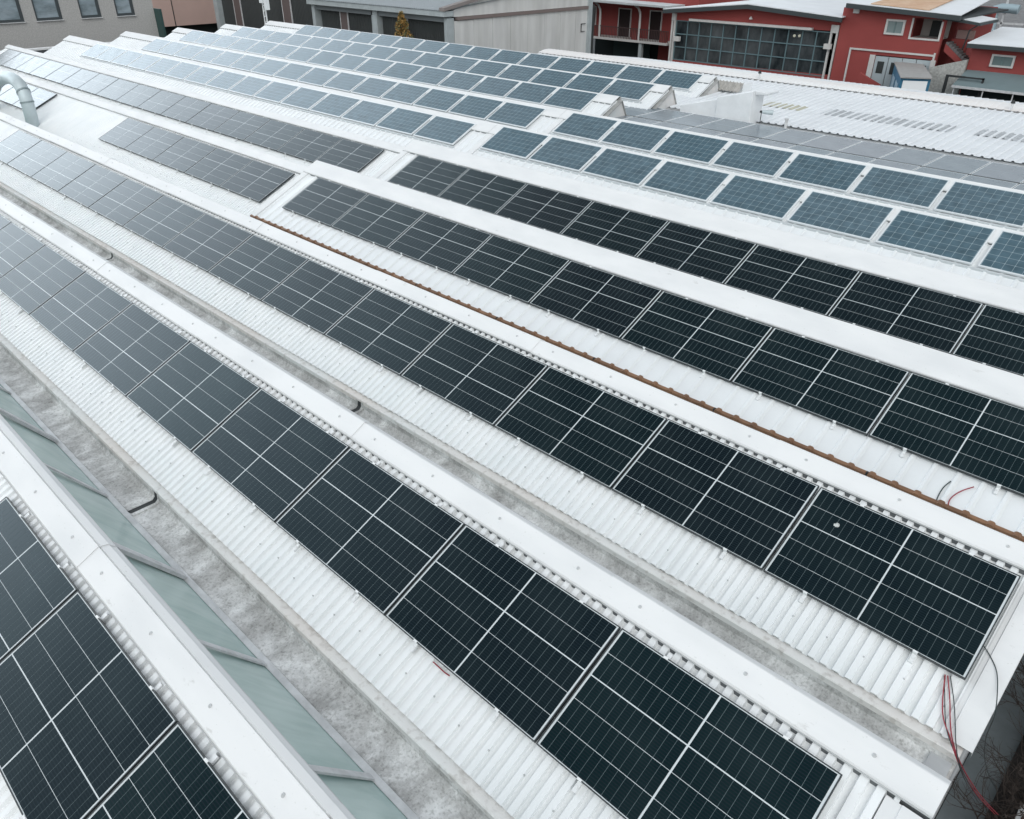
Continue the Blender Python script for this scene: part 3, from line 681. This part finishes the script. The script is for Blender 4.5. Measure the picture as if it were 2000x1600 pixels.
# dark hall
HX = -24.63
H = empty('dark_hall', 'large hall with dark shutters between pale columns and a blank concrete side wall', 'building', (-40, 37, GZ))
M_SH = mat('dark_ribbed_shutter', (.050, .056, .056), .6, noise=.25, nscale=.6, stretch=(1, 1, .2))
M_COL = mat('pale_grey_column', (.42, .46, .47), .7, noise=.15, nscale=2)
xl = onY(430, 20, 31).x; xm = onY(620, 20, 31).x; xq = onY(740, 50, 31).x; xr = onY(878, 40, 31).x
zb = onY(750, 20, 31).z; ze = onY(750, 11, 31).z
def hshutter(x0, x1, z1):
    mb = MB(); x = x0; xs = []
    while x < x1: xs += [(x, 0), (x+.09, 0), (x+.11, -.03), (x+.17, -.03)]; x += .19
    mb.quadgrid([[(a_, 31.1+b_, GZ) for a_, b_ in xs], [(a_, 31.1+b_, z1) for a_, b_ in xs]]); return mb.build('shutter', M_SH, H)
hshutter(xl+.3, xm-.3, 4.5); hshutter(xm+.3, xq-.3, zb-.1); hshutter(xq+.3, xr-.35, zb-.1)
part('column', M_COL, H, [(xl-.35, xl+.25, 30.7, 31.3, GZ, 5)]); part('column', M_COL, H, [(xm-.25, xm+.1, 30.7, 31.3, GZ, zb)])
part('column', M_COL, H, [(xq-.45, xq-.33, 30.8, 31.3, GZ, zb)]); part('column', M_COL, H, [(xq-.2, xq+.25, 30.7, 31.3, GZ, zb)])
part('column', M_COL, H, [(xr-.22, HX, 30.75, 31.3, GZ, zb-.1)])
M_STR = mat('brown_door_strip', (.13, .10, .095), .7)
for px0, px1, top in ((465, 477, 4.5), (558, 573, 4.5), (668, 681, zb-.3)):
    a_, b_ = onY(px0, 60, 31).x, onY(px1, 60, 31).x
    part('narrow_door', M_STR, H, [(a_, b_, 31.0, 31.05, GZ, top)]); part('door_trim', M_BAR, H, [(a_-.06, a_, 30.98, 31.06, GZ, top), (b_, b_+.06, 30.98, 31.06, GZ, top)])
a_ = onY(796, 60, 31).x; part('door_trim', M_BAR, H, [(a_, a_+.05, 30.98, 31.06, GZ, zb-.3)])
part('eaves_beam', M_COL, H, [(xm-.4, HX+.1, 30.45, 31.2, zb, zb+.28)]); part('beam_shade', mat('beam_shade_grey', (.2, .22, .23), .7), H, [(xm+.1, HX-.2, 30.8, 31.3, zb-.32, zb-.02)])  # strip below the beam is its shadow band, painted grey
mb = MB(); ribs(mb, xm-.3, HX+.15, 30.4, zb+.30, 45, zb+1.6, .2, .05); mb.build('roof_sheet', mat('grey_metal_roof', (.36, .39, .41), .5), H)
part('hall_body', M_SH, H, [(xl-.3, xm-.45, 31.3, 45, GZ, 5.2), (xm-.44, HX-.3, 31.4, 44.8, GZ, zb-.05)])
# side wall in precast panels, facing +x, top rising with the roof
M_PRE = mat('precast_concrete', (.46, .45, .44), .85)
t = M_PRE.node_tree; p = t.nodes['Principled BSDF']
a = ramp_noise(t, vecmap(t, (1, 1.2, .25)), 1.6, .3, .7, (.56, .555, .545), (.68, .675, .66), 6)
b = ramp_noise(t, vecmap(t, (1, 1.6, .12)), 1.4, .3, .6, (.90, .90, .89), (1, 1, 1), 5)
t.links.new(node_mul(t, a, b), p.inputs['Base Color'])
ys = [31.32+i*(44.0-31.32)/8 for i in range(9)]
for i in range(8):
    part('wall_panel', M_PRE, H, [(HX-.2, HX, ys[i]+.012, ys[i+1]-.012, GZ, .86+.012*i)])
part('dark_band', mat('rusty_brown_band', (.20, .16, .15), .8), H, [(HX-.15, HX+.10, 31.5, 43.7, .90, 1.07)])
mb = MB(); mb.prism_x([(31.32, 1.08), (44, 1.09), (44, 3.6), (31.32, 1.45)], HX-.22, HX-.02); mb.build('gable_panel', M_PRE, H)
mb = MB(); mb.prism_x([(30.4, 1.42), (44.2, 3.62), (44.2, 3.8), (30.4, 1.60)], HX-.25, HX+.18); mb.build('verge_trim', mat('brown_grey_verge', (.24, .21, .20), .7), H)
q = onX(1150, 60, HX); part('column', M_COL, H, [(HX-.2, HX+.12, q.y-.25, q.y+.15, GZ, 4)])
part('wall_bracket', M_DARK, H, [(HX, HX+.06, q.y-.9, q.y-.45, .0, .03), (HX, HX+.06, q.y-.9, q.y-.87, -.45, .03), (HX, HX+.06, q.y-.9, q.y-.5, -.48, -.45)])
# autumn tree in front of the hall
def leafmat(n_, c1, c2):
    m_ = mat(n_, c1, .7, col2=c2, nscale=6); return m_
T = empty('conifer_tree', 'small yellow-orange conifer in front of the dark shutters', 'tree', (-27.9, 30, GZ))
mb = MB(); mb.tube([(-27.9, 30, GZ), (-27.92, 30, -1), (-27.88, 30, 1.0)], [.14, .09, .02], 8); mb.build('trunk', mat('bark', (.09, .065, .045), .9), T)
mb = MB(); rnd = random.Random(3)
for k in range(2700):
    h_ = rnd.random()**.8; z = -3.2+4.45*h_; R_ = (1.35*(1-h_)**.7+.07)*(1+.28*math.sin(9*h_+3)+.15*math.sin(31*h_))
    a_ = rnd.random()*6.283; r_ = R_*(.35+.65*rnd.random()**.5)*(1+.25*math.sin(3*a_+8*h_)); c_ = Vector((-27.9+math.cos(a_)*r_, 30+math.sin(a_)*r_, z-.15*r_))
    u = Vector((rnd.uniform(-1, 1), rnd.uniform(-1, 1), rnd.uniform(-.6, 1))).normalized(); v_ = u.orthogonal().normalized(); s_ = rnd.uniform(.035, .085)
    mb.face([c_-u*s_*1.5, c_+v_*s_*.6, c_+u*s_*1.5, c_-v_*s_*.6], 0 if rnd.random() < .62 else 1)
mb.build('crown', [mat('yellow_orange_leaves', (.34, .20, .06), .7), mat('green_leaves', (.11, .11, .045), .7)], T)
# red balcony building (plane y=54)
M_REDW = mat('red_wall_paint', (.32, .064, .058), .8, noise=.12, nscale=.5)
M_TRIM = mat('white_trim', (.62, .60, .58), .6, noise=.1, nscale=3)
BB = empty('balcony_house', 'red house with an upstairs balcony and white posts behind the concrete wall', 'building', (-28, 58, GZ))
YB = 54
bx0, bx1 = onY(1150, 40, YB).x-2, onY(1309, 40, YB).x
part('wall', M_REDW, BB, [(bx0, bx1+1.5, YB+1.4, YB+9, -2.1, 1.1), (bx0, bx1+1.5, YB+4, YB+9, GZ, -2.1)])
part('balcony_slab', M_TRIM, BB, [(bx0, bx1, YB-.1, YB+1.5, -2.22, -2.05)])
mb = MB()
x = bx0
while x < bx1: mb.box(x, x+.03, YB-.05, YB-.02, -2.05, -1.25); x += .16
mb.box(bx0, bx1, YB-.06, YB-.01, -1.25, -1.2); mb.build('balcony_railing', mat('dark_railing', (.08, .05, .05), .6), BB)
for px in (1172, 1250):
    a_ = onY(px, 40, YB).x; mb = MB()
    mb.tube([(a_, YB, -2.05), (a_, YB, -.3), (a_-.05, YB, .0), (a_-.25, YB, .28), (a_-.6, YB, .45)], .09, 6); mb.build('post', M_TRIM, BB)
for px0, px1 in ((1150, 1163), (1209, 1231), (1270, 1291)):
    a_, b_ = onY(px0, 50, YB+1.4).x, onY(px1, 50, YB+1.4).x
    d_ = part('door', M_TRIM, BB, [(a_-.08, a_, YB+1.3, YB+1.42, -2.05, .0), (b_, b_+.08, YB+1.3, YB+1.42, -2.05, .0), (a_-.08, b_+.08, YB+1.3, YB+1.42, 0, .08)])
    part('pane', mat('dark_door_glass', (.035, .025, .025), .3), d_, [(a_, b_, YB+1.34, YB+1.42, -2.05, 0)])
for px in (1162, 1237, 1293):
    a_ = onY(px, 65, YB).x; part('planter', mat('red_planter', (.28, .07, .06), .7), BB, [(a_-.28, a_+.28, YB+.1, YB+.5, -2.05, -1.25)])
mb = MB(); mb.prism_y([(bx0-1, .62), (bx1+.3, .48), (bx1+.3, .62), (bx0-1, .80)], YB-1.0, YB+10); mb.build('roof', mat('weathered_white_roof', (.55, .57, .58), .6, noise=.2, nscale=1), BB)
part('curtain_door', mat('dark_green_curtain', (.035, .06, .06), .7, noise=.3, nscale=6, stretch=(6, 1, .3)), BB, [(onY(1170, 90, YB).x, onY(1242, 90, YB).x, YB+2.0, YB+2.1, GZ, -2.2)])
a_ = onY(1249, 100, YB).x; part('ground_column', M_COL, BB, [(a_-.14, a_+.14, YB, YB+.3, GZ, -2.2)])
part('garage_wall', M_REDW, BB, [(a_+.3, bx1, YB+2.2, YB+2.4, GZ, -2.2)])
part('dark_void', mat('dark_opening', (.02, .03, .03), .9), BB, [(bx0, bx1, YB+3.5, YB+3.9, GZ, -2.1)])
# red hall with the large window band (plane y=50)
RH = empty('red_hall', 'red hall with a wide grid window band and low white gable roof', 'building', (-15.7, 56, GZ))
YR = 50
hx0, hx1 = onY(1313, 60, YR).x, onY(1641, 60, YR).x
wx0, wx1 = onY(1318, 80, YR).x, onY(1618, 100, YR).x
wz0, wz1 = -2.55, .0
px_ = onY(1470, 12, YR).x
mb = MB(); mb.prism_y([(hx0, wz1), (hx1, wz1+.1), (hx1, .72), (px_, 1.1), (hx0, .50)], YR, YR+.3); mb.prism_y([(hx0, GZ), (hx1, GZ), (hx1, wz0+.1), (hx0, wz0-.05)], YR, YR+.3)
mb.build('wall', M_REDW, RH)
mb = MB(); mb.prism_y([(hx0-.5, .44), (px_, 1.07), (hx1+.25, .66), (hx1+.25, .92), (px_, 1.33), (hx0-.5, .70)], YR-.7, YR-.55); mb.build('eaves_trim', mat('dark_grey_fascia', (.045, .055, .058), .6), RH)
mb = MB(); mb.prism_y([(hx0-.5, .70), (px_, 1.33), (hx1+.25, .92), (hx1+.25, .98), (px_, 1.39), (hx0-.5, .76)], YR-.7, YR+16); mb.build('roof', M_BIG, RH)
M_HG = mat('dark_hall_glass', (.085, .095, .10), .12, ior=1.5, col2=(.012, .017, .02), nscale=.8, stretch=(1, 1, .5))
wn = part('window', M_HG, RH, [(wx0, wx1, YR+.05, YR+.12, wz0, wz1)])
mb = MB(); nn = 12
for i in range(nn+1):
    x = wx0+(wx1-wx0)*i/nn; mb.box(x-.03, x+.03, YR-.02, YR+.10, wz0, wz1)
for j in range(4):
    z = wz0+(wz1-wz0)*j/3; mb.box(wx0, wx1, YR-.015, YR+.095, z-.03, z+.03)
mb.build('glazing_grid', mat('blue_grey_mullion', (.13, .20, .22), .5), wn)
part('hall_backing', M_DARK, RH, [(hx0+.1, hx1-.1, YR+6, YR+14, GZ, .4)])
a_, b_ = onY(1350, 37, YR).x, onY(1590, 52, YR).x
part('awning_box', M_TRIM, RH, [(a_, b_, YR-.3, YR-.02, .06, .20)])
for (u, v_) in ((hx0-.05, hx0+.28), (hx1-.55, hx1-.05)):
    part('corner_post', M_TRIM, RH, [(u, u+.12, YR-.12, YR-.003, GZ, .45), (v_-.12, v_, YR-.12, YR-.003, GZ, .45), (u, v_, YR-.14, YR-.125, .0, .45)])
for px, py in ((1322, 76), (1616, 91)):
    q = onY(px, py, YR-.3); part('wall_box', M_TRIM, RH, [(q.x-.22, q.x+.22, YR-.4, YR-.15, q.z-.15, q.z+.15)])
q = onY(1468, 35, YR-.1); mb = MB(); mb.tube([(q.x, YR-.2, q.z-.08), (q.x, YR-.2, q.z+.08)], [.13, .05], 8); mb.build('wall_lamp', M_TRIM, RH)
for px in (1552, 1562):
    q = onY(px, 70, YR-.1); mb = MB(); mb.tube([(q.x, YR-.1, q.z), (q.x, YR-.16, q.z)], .085, 10); mb.build('spotlight', mat('cream_lens', (.62, .60, .48), .4), RH)
# red house
HH = empty('red_house', 'two-storey red house with folding garage doors and an open loggia', 'building', (-6, 55, GZ))
rx0, rx1 = hx1+.02, onY(1845, 60, YR).x
gx0_, gx1_ = onY(1706, 135, YR).x, onY(1812, 150, YR).x
lx0, lx1 = onY(1784, 55, YR).x, onY(1838, 60, YR).x
lz0, lz1 = .10, 1.02
WT = onY(1876, 35, YR-.8).z+.02
part('wall', M_REDW, HH, [(rx0, gx0_, YR-.15, YR+.1, GZ, WT+.12), (gx0_, gx1_, YR-.15, YR+.1, -1.0, lz0), (gx0_, lx0, YR-.15, YR+.1, lz0, WT), (gx1_, rx1, YR-.15, YR+.1, GZ, lz0), (lx1, rx1, YR-.15, YR+.1, lz0, WT), (lx0, lx1, YR-.15, YR+.1, lz1+.1, WT), (rx0, rx1, YR+2, YR+9, GZ, WT)])
part('loggia', mat('beige_loggia_plaster', (.36, .32, .30), .8), HH, [(lx0, lx1, YR+1.4, YR+1.5, lz0, lz1+.1), (lx0, lx1, YR+.1, YR+1.5, lz0-.06, lz0)])
a_, b_ = onY(1803, 55, YR).x, onY(1818, 55, YR).x; part('loggia_door', M_DARK, HH, [(a_, b_+.1, YR+1.3, YR+1.39, lz0, lz1-.1)])
part('loggia_trim', M_TRIM, HH, [(lx0-.1, lx0, YR-.2, YR-.1, lz0-.1, lz1+.1), (lx1, lx1+.1, YR-.2, YR-.1, lz0-.1, lz1), (lx0, lx1, YR-.2, YR-.1, lz0-.1, lz0)])
w0, w1 = onY(1731, 55, YR).x, onY(1769, 55, YR).x
wn = part('window', M_TRIM, HH, [(w0, w0+.12, YR-.24, YR-.1, .16, .98), (w1-.12, w1, YR-.24, YR-.1, .16, .98), (w0+.12, w1-.12, YR-.24, YR-.1, .16, .26), (w0+.12, w1-.12, YR-.24, YR-.1, .88, .98)])
part('pane', mat('curtained_glass', (.22, .27, .27), .2), wn, [(w0+.12, w1-.12, YR-.18, YR-.155, .26, .88)])
part('sash', mat('green_grey_sash', (.14, .20, .20), .5), wn, [((w0+w1)/2-.03, (w0+w1)/2+.03, YR-.21, YR-.182, .26, .88)])
# garage
M_GD = mat('grey_garage_door', (.42, .47, .49), .5); gz1 = -1.06
lw = (gx1_-gx0_)/4
for i in range(4):
    a_ = gx0_+i*lw; d_ = part('garage_door', M_GD, HH, [(a_+.02, a_+lw-.02, YR-.12, YR-.05, GZ, gz1)])
    part('pane', mat('dark_garage_glass', (.05, .055, .055), .2), d_, [(a_+lw*.25, a_+lw*.75, YR-.14, YR-.122, gz1-.95, gz1-.28)], bevel=.01)
tz = -.72; tx0, tx1 = onY(1657, 120, YR).x, onY(1826, 120, YR).x
part('garage_trim', M_TRIM, HH, [(tx0, tx0+.1, YR-.22, YR-.16, GZ, tz), (tx0+.1, tx1-.1, YR-.22, YR-.16, tz-.1, tz), (tx1-.1, tx1, YR-.22, YR-.16, GZ, tz+.1), (gx0_-.32, gx0_, YR-.2, YR-.155, GZ, gz1+.05), (gx1_, gx1_+.28, YR-.2, YR-.155, GZ, gz1+.05)])
q = onY(1676, 20, YR); part('wall_vent', M_TRIM, HH, [(q.x-.18, q.x+.18, YR-.25, YR-.152, q.z-.16, q.z+.14)])
# roof with overhang: fascia falls to the right
zf0, zf1 = onY(1655, 10, YR-.8).z, onY(1876, 35, YR-.8).z
fx0, fx1 = onY(1653, 10, YR-.8).x, onY(1876, 35, YR-.8).x
mb = MB(); mb.prism_y([(fx0, zf0-.15), (fx1, zf1-.15), (fx1, zf1+.10), (fx0, zf0+.10)], YR-.85, YR-.6); mb.prism_y([(fx0, zf0-.10), (fx1, zf1-.10), (fx1, zf1-.02), (fx0, zf0-.02)], YR-.59, YR+8); mb.build('eaves_trim', mat('dark_grey_fascia', (.045, .055, .058), .6), HH)
mb = MB(); mb.hexa([(fx0, YR-.8, zf0+.10), (fx1, YR-.8, zf1+.10), (fx1-1, YR+9, zf1+.7), (fx0, YR+9, zf0+.7)], [(fx0, YR-.8, zf0+.14), (fx1, YR-.8, zf1+.14), (fx1-1, YR+9, zf1+.74), (fx0, YR+9, zf0+.74)])
rf = mb.build('roof', M_BIG, HH)
q0, q1 = onY(1700, 5, YR-.7).x, onY(1815, 15, YR-.7).x
def zr(x): return zf0+(zf1-zf0)*(x-fx0)/(fx1-fx0)
mb = MB(); mb.hexa([(q0, YR-.6, zr(q0)+.17), (q1, YR-.6, zr(q1)+.17), (q1-.5, YR+6, zr(q1)+.6), (q0, YR+6, zr(q0)+.6)], [(q0, YR-.6, zr(q0)+.21), (q1, YR-.6, zr(q1)+.21), (q1-.5, YR+6, zr(q1)+.64), (q0, YR+6, zr(q0)+.64)])
mb.build('plywood_deck', mat('orange_plywood', (.62, .44, .31), .7, col2=(.52, .32, .20), nscale=1.5), rf)
# porch canopy and outside stair
ax0, ax1 = onY(1835, 45, YR+1).x, onY(1928, 48, YR+1).x
zc0, zc1 = onY(1840, 32, YR).z, onY(1925, 47, YR).z
mb = MB(); mb.prism_y([(ax0, zc0-.1), (ax1, zc1-.1), (ax1, zc1+.03), (ax0, zc0+.05)], YR-.2, YR+3); mb.build('porch_roof', mat('dark_grey_fascia', (.045, .055, .058), .6), HH)
mb = MB(); mb.prism_y([(ax0+.3, zc0+.05), (ax1-.1, zc1+.04), (ax1-.1, zc1+.08), (ax0+.3, zc0+.1)], YR-.1, YR+3); mb.build('porch_covering', M_BIG, HH)
sx0, sx1 = onY(1843, 100, YR).x, onY(1888, 110, YR).x
ztop = onY(1850, 82, YR).z; zlow = onY(1880, 118, YR).z
part('stair_landing', M_REDW, HH, [(sx0, onY(1890, 85, YR+1).x, YR+.9, YR+1.1, GZ, ztop+.1)])
part('landing_parapet', mat('pink_parapet', (.36, .24, .22), .8), HH, [(sx0+.1, sx1-.3, YR+1.2, YR+1.5, ztop+.1, ztop+.55)])
mb = MB()
for k in range(8):
    x = sx0+(sx1-sx0)*k/8; z = ztop+(zlow-ztop)*k/8
    mb.box(x, x+(sx1-sx0)/8+.02, YR+.05, YR+.8, z-.22, z-.02)
mb.build('outside_stair', mat('dark_stair_stone', (.16, .15, .15), .8), HH)
mb = MB(); mb.prism_y([(sx0, ztop-.5), (sx1, zlow-.45), (sx1, zlow-.15), (sx0, ztop-.1)], YR+.0, YR+.05); mb.build('stair_string', M_REDW, HH)
mb = MB(); q = onY(1915, 50, YR); mb.tube([(ax1-.1, YR-.1, zc1-.05), (ax1-.5, YR-.1, zc1-.35), (ax1-.62, YR-.1, zc1-1.4)], .04, 6); mb.build('downpipe', M_DARK, HH)
# stone wall in front of stairs
q0 = [onY(x, y, YR-1) for x, y in ((1820, 131), (1892, 116), (1880, 155), (1853, 182))]
SW = MB(); SW.prism_y([(q0[0].x, GZ), (q0[1].x-.05, GZ), (q0[1].x, q0[1].z), (q0[0].x, q0[0].z)], YR-1.2, YR-.9)
tag(SW.build('stone_wall', mat('pale_rubble_stone', (.50, .49, .46), .95, noise=.35, nscale=9, bump=.8, bscale=12)), 'pale rough stone wall with a sloping top below the outside stair', 'wall')
# blue kiosk
kz = onY(1762, 152, 44).z
KQ = [onZ(x, y, kz) for x, y in ((1760, 151), (1819, 153), (1801, 125), (1748, 123))]
kc = sum(KQ, Vector())/4
K = empty('blue_kiosk', 'blue cabin with a grey roof and a blank white front panel before the garage', 'kiosk', (kc.x, kc.y, GZ))
M_KB = mat('blue_paint', (.03, .15, .25), .5)
mb = MB(); mb.hexa([(p_.x, p_.y, GZ) for p_ in KQ], [(p_.x, p_.y, kz-.03) for p_ in KQ]); mb.build('body', M_KB, K)
mb = MB(); KR = [kc+(p_-kc)*1.05 for p_ in KQ]; mb.hexa([(p_.x, p_.y, kz-.029) for p_ in KR], [(p_.x, p_.y, kz+.04) for p_ in KR]); mb.build('roof', mat('grey_felt_roof', (.36, .35, .34), .9, noise=.15, nscale=3), K)
def kface(a_, b_, u0, u1, z0, z1, name, m_):
    d_ = b_-a_; nn = Vector((d_.y, -d_.x, 0)).normalized(); q = [a_+d_*u0+nn*.004, a_+d_*u1+nn*.004]
    mb = MB(); mb.hexa([(q[0].x, q[0].y, z0), (q[1].x, q[1].y, z0), (q[1].x+nn.x*.03, q[1].y+nn.y*.03, z0), (q[0].x+nn.x*.03, q[0].y+nn.y*.03, z0)], [(q[0].x, q[0].y, z1), (q[1].x, q[1].y, z1), (q[1].x+nn.x*.03, q[1].y+nn.y*.03, z1), (q[0].x+nn.x*.03, q[0].y+nn.y*.03, z1)])
    mb.build(name, m_, K, bevel=.02)
kface(KQ[0], KQ[1], .09, .91, kz-1.6, kz-.16, 'front_panel', mat('white_sign_panel', (.88, .89, .90), .4))
kface(KQ[3], KQ[0], .15, .45, kz-1.6, kz-.5, 'side_panel', mat('pale_blue_panel', (.30, .42, .50), .5))
kface(KQ[3], KQ[0], .60, .88, kz-1.6, kz-.45, 'side_panel', mat('pale_blue_panel', (.30, .42, .50), .5))
# low red ramp wall beside the garage
q = onY(1690, 150, YR-1.5); mb = MB(); mb.prism_y([(q.x-.35, GZ), (q.x+1.0, GZ), (q.x+1.0, q.z-.35), (q.x-.35, q.z+.2)], YR-1.6, YR-1.4)
tag(mb.build('ramp_wall', M_REDW), 'low red sloping wall at the left of the garage doors', 'wall')
# red annex with awning at the right edge
AX = empty('red_annex', 'red annex with one white-framed window and a grey-green awning at the right edge', 'building', (3, 52, GZ))
YA = 49
ex0 = onY(1897, 95, YA).x; ex1 = ex0+14; ez = onY(1950, 97, YA-.6).z
part('wall', M_REDW, AX, [(ex0+.05, ex1, YA, YA+6, GZ, ez)])
part('eaves_trim', mat('dark_grey_fascia', (.045, .055, .058), .6), AX, [(ex0-.1, ex1, YA-.6, YA+.0, ez-.04, ez+.18)])
mb = MB(); mb.hexa([(ex0-.1, YA-.6, ez+.18), (ex1, YA-.6, ez+.18), (ex1, YA+5, ez+.62), (ex0-.1, YA+5, ez+.62)], [(ex0-.1, YA-.6, ez+.22), (ex1, YA-.6, ez+.22), (ex1, YA+5, ez+.66), (ex0-.1, YA+5, ez+.66)]); mb.build('roof', M_BIG, AX)
a_, b_ = onY(1935, 120, YA).x, onY(1982, 120, YA).x; z0, z1 = onY(1958, 132, YA).z, onY(1958, 107, YA).z
wn = part('window', M_TRIM, AX, [(a_, a_+.1, YA-.1, YA+.02, z0, z1), (b_-.1, b_, YA-.1, YA+.02, z0, z1), (a_+.1, b_-.1, YA-.1, YA+.02, z0, z0+.09), (a_+.1, b_-.1, YA-.1, YA+.02, z1-.09, z1)])
part('pane', mat('window_pane_green', (.16, .21, .21), .15), wn, [(a_+.1, b_-.1, YA-.05, YA-.02, z0+.09, z1-.09)])
part('sash', mat('green_grey_sash', (.14, .20, .20), .5), wn, [((a_+b_)/2-.04, (a_+b_)/2+.04, YA-.08, YA-.052, z0+.09, z1-.09)])
zt_, zl_ = onY(1950, 142, YA).z, onY(1950, 175, YA-1.3).z; u0 = onY(1887, 141, YA).x
mb = MB(); mb.hexa([(u0, YA, zt_-.03), (ex1, YA, zt_-.03), (ex1, YA-1.5, zl_-.03), (u0-.1, YA-1.5, zl_-.03)], [(u0, YA, zt_), (ex1, YA, zt_), (ex1, YA-1.5, zl_), (u0-.1, YA-1.5, zl_)]); mb.build('awning', mat('grey_green_awning', (.16, .21, .22), .7, noise=.1, nscale=1), AX)
part('awning_edge', M_BAR, AX, [(u0-.1, ex1, YA-1.56, YA-1.5, zl_-.12, zl_+.0)])
for k in range(5): part('awning_post', M_BAR, AX, [(u0+k*1.5, u0+k*1.5+.05, YA-1.5, YA-1.45, GZ, zl_-.1)])
part('dark_opening', mat('dark_opening', (.02, .03, .03), .9), AX, [(u0, ex1, YA-.04, YA-.003, GZ, zl_-.1)])
q = onY(1870, 165, 48); AP = part('market_frame', M_DARK, None, [(q.x-.7, q.x+.3, 47.9, 48.0, q.z+.35, q.z+.45), (q.x-.7, q.x-.55, 47.9, 48.0, GZ, q.z+.35), (q.x+1.2, q.x+1.3, 47.9, 48, GZ, q.z+.45), (q.x+.3, q.x+1.3, 47.9, 48, q.z+.36, q.z+.44)])
tag(AP, 'dark metal frame between the stone wall and the awning', 'frame')
# grey industrial block far right with ducts
FI = empty('grey_block', 'grey rough-walled industrial block behind the red annex', 'building', (8, 75, GZ))
part('wall', mat('rough_grey_wall', (.36, .36, .37), .95, noise=.25, nscale=3, bump=.6, bscale=6, stretch=(1, 1, 3)), FI, [(-24, 40, 74, 84, GZ, 9)])
def on70(x, y): return onY(x, y, 70)
for i, pl in enumerate(([(1990, 19), (1975, 17), (1955, 16), (1945, 18), (1941, 26), (1938, 45), (1934, 58), (1938, 68), (1948, 73)], [(1944, 72), (1955, 69), (1975, 69), (1984, 71), (1985, 80), (1995, 83)])):
    e = empty('industrial_duct', ('pale blue-grey duct bent like a hook against the far grey wall', 'lower pale blue-grey duct running level above the annex roof')[i], 'duct', on70(*pl[0]), 'ducts on the far grey wall')
    mb = MB(); mb.tube([on70(*p_) for p_ in pl], .32 if i == 0 else .26, 10); mb.build('pipe', mat('blue_grey_duct', (.33, .42, .46), .5, metal=.2), e, smooth=True)
part('duct_support', M_BAR, FI, [(on70(1958, 30).x, on70(1958, 30).x+.12, 70, 70.2, GZ, 2.2), (on70(1935, 45).x, on70(1999, 45).x, 70, 70.2, on70(1960, 46).z-.06, on70(1960, 46).z+.06)])
# ------------------------------------------------------------------ ground strip, shrub and red bin at the foot of the right end wall
mb = MB(); mb.box(XR-.08, 14.3, -10, 30, GZ, GZ+.10)
structure(mb.build('pavement', mat('blue_grey_pavement', (.20, .23, .24), .6, noise=.25, nscale=1.5)))
SH = empty('dark_shrub', 'dark sparse shrub at the foot of the right end wall', 'shrub', (13.95, 6.9, GZ))
rnd = random.Random(11); mb = MB()
def twig(p0, d, l, r, dep):
    p1 = p0+d*l; mb.tube([p0, (p0+p1)/2+Vector((rnd.uniform(-1, 1), rnd.uniform(-1, 1), 0))*l*.08, p1], [r, r*.8, r*.55], 4, caps=False)
    if dep > 0:
        for k in range(3):
            d2 = (d+Vector((rnd.uniform(-1, 1), rnd.uniform(-1, 1), rnd.uniform(-.5, .7)))*.85).normalized(); twig(p1 if k else p0+d*l*.6, d2, l*rnd.uniform(.6, .85), r*.6, dep-1)
for k in range(60):
    a_ = rnd.random()*6.28; twig(Vector((13.88+rnd.uniform(-.12, .6), 6.8+rnd.uniform(-1.6, 3.0), GZ+.1)), Vector((math.cos(a_)*.5, math.sin(a_)*.6, 1)).normalized(), .5, .018, 4)
for k in range(2200):
    c_ = Vector((13.72+abs(rnd.gauss(0, .45)), 6.8+rnd.uniform(-1.8, 3.4), GZ+.15+rnd.random()**1.5*1.2)); u = Vector((rnd.uniform(-1, 1), rnd.uniform(-1, 1), rnd.uniform(-1, 1))).normalized(); v_ = u.orthogonal().normalized(); s_ = rnd.uniform(.015, .035)
    mb.face([c_-u*s_*1.6, c_+v_*s_*.6, c_+u*s_*1.6, c_-v_*s_*.6])
mb.build('branches', mat('dark_twigs', (.045, .035, .03), .9), SH)
mb = MB(); mb.box(13.66, 16, 3, 12, GZ+.101, GZ+.16); structure(mb.build('soil', mat('dark_soil', (.035, .03, .028), .95, noise=.5, nscale=7, bump=.8, bscale=20)))
q = onZ(1992, 1592, -4.2); RB = empty('red_bin', 'red metal bin with a white rim in the bottom right corner', 'bin', (q.x+.55, q.y-.3, GZ))
part('body', mat('red_bin_paint', (.35, .02, .03), .5), RB, [(q.x, q.x+1.1, q.y-.8, q.y+.15, GZ+.17, -4.25)])
part('rim', M_CLAMP, RB, [(q.x-.03, q.x+.03, q.y-.83, q.y+.18, -4.249, -4.19), (q.x+.031, q.x+1.13, q.y+.12, q.y+.18, -4.249, -4.19)])
bpy.context.view_layer.update()
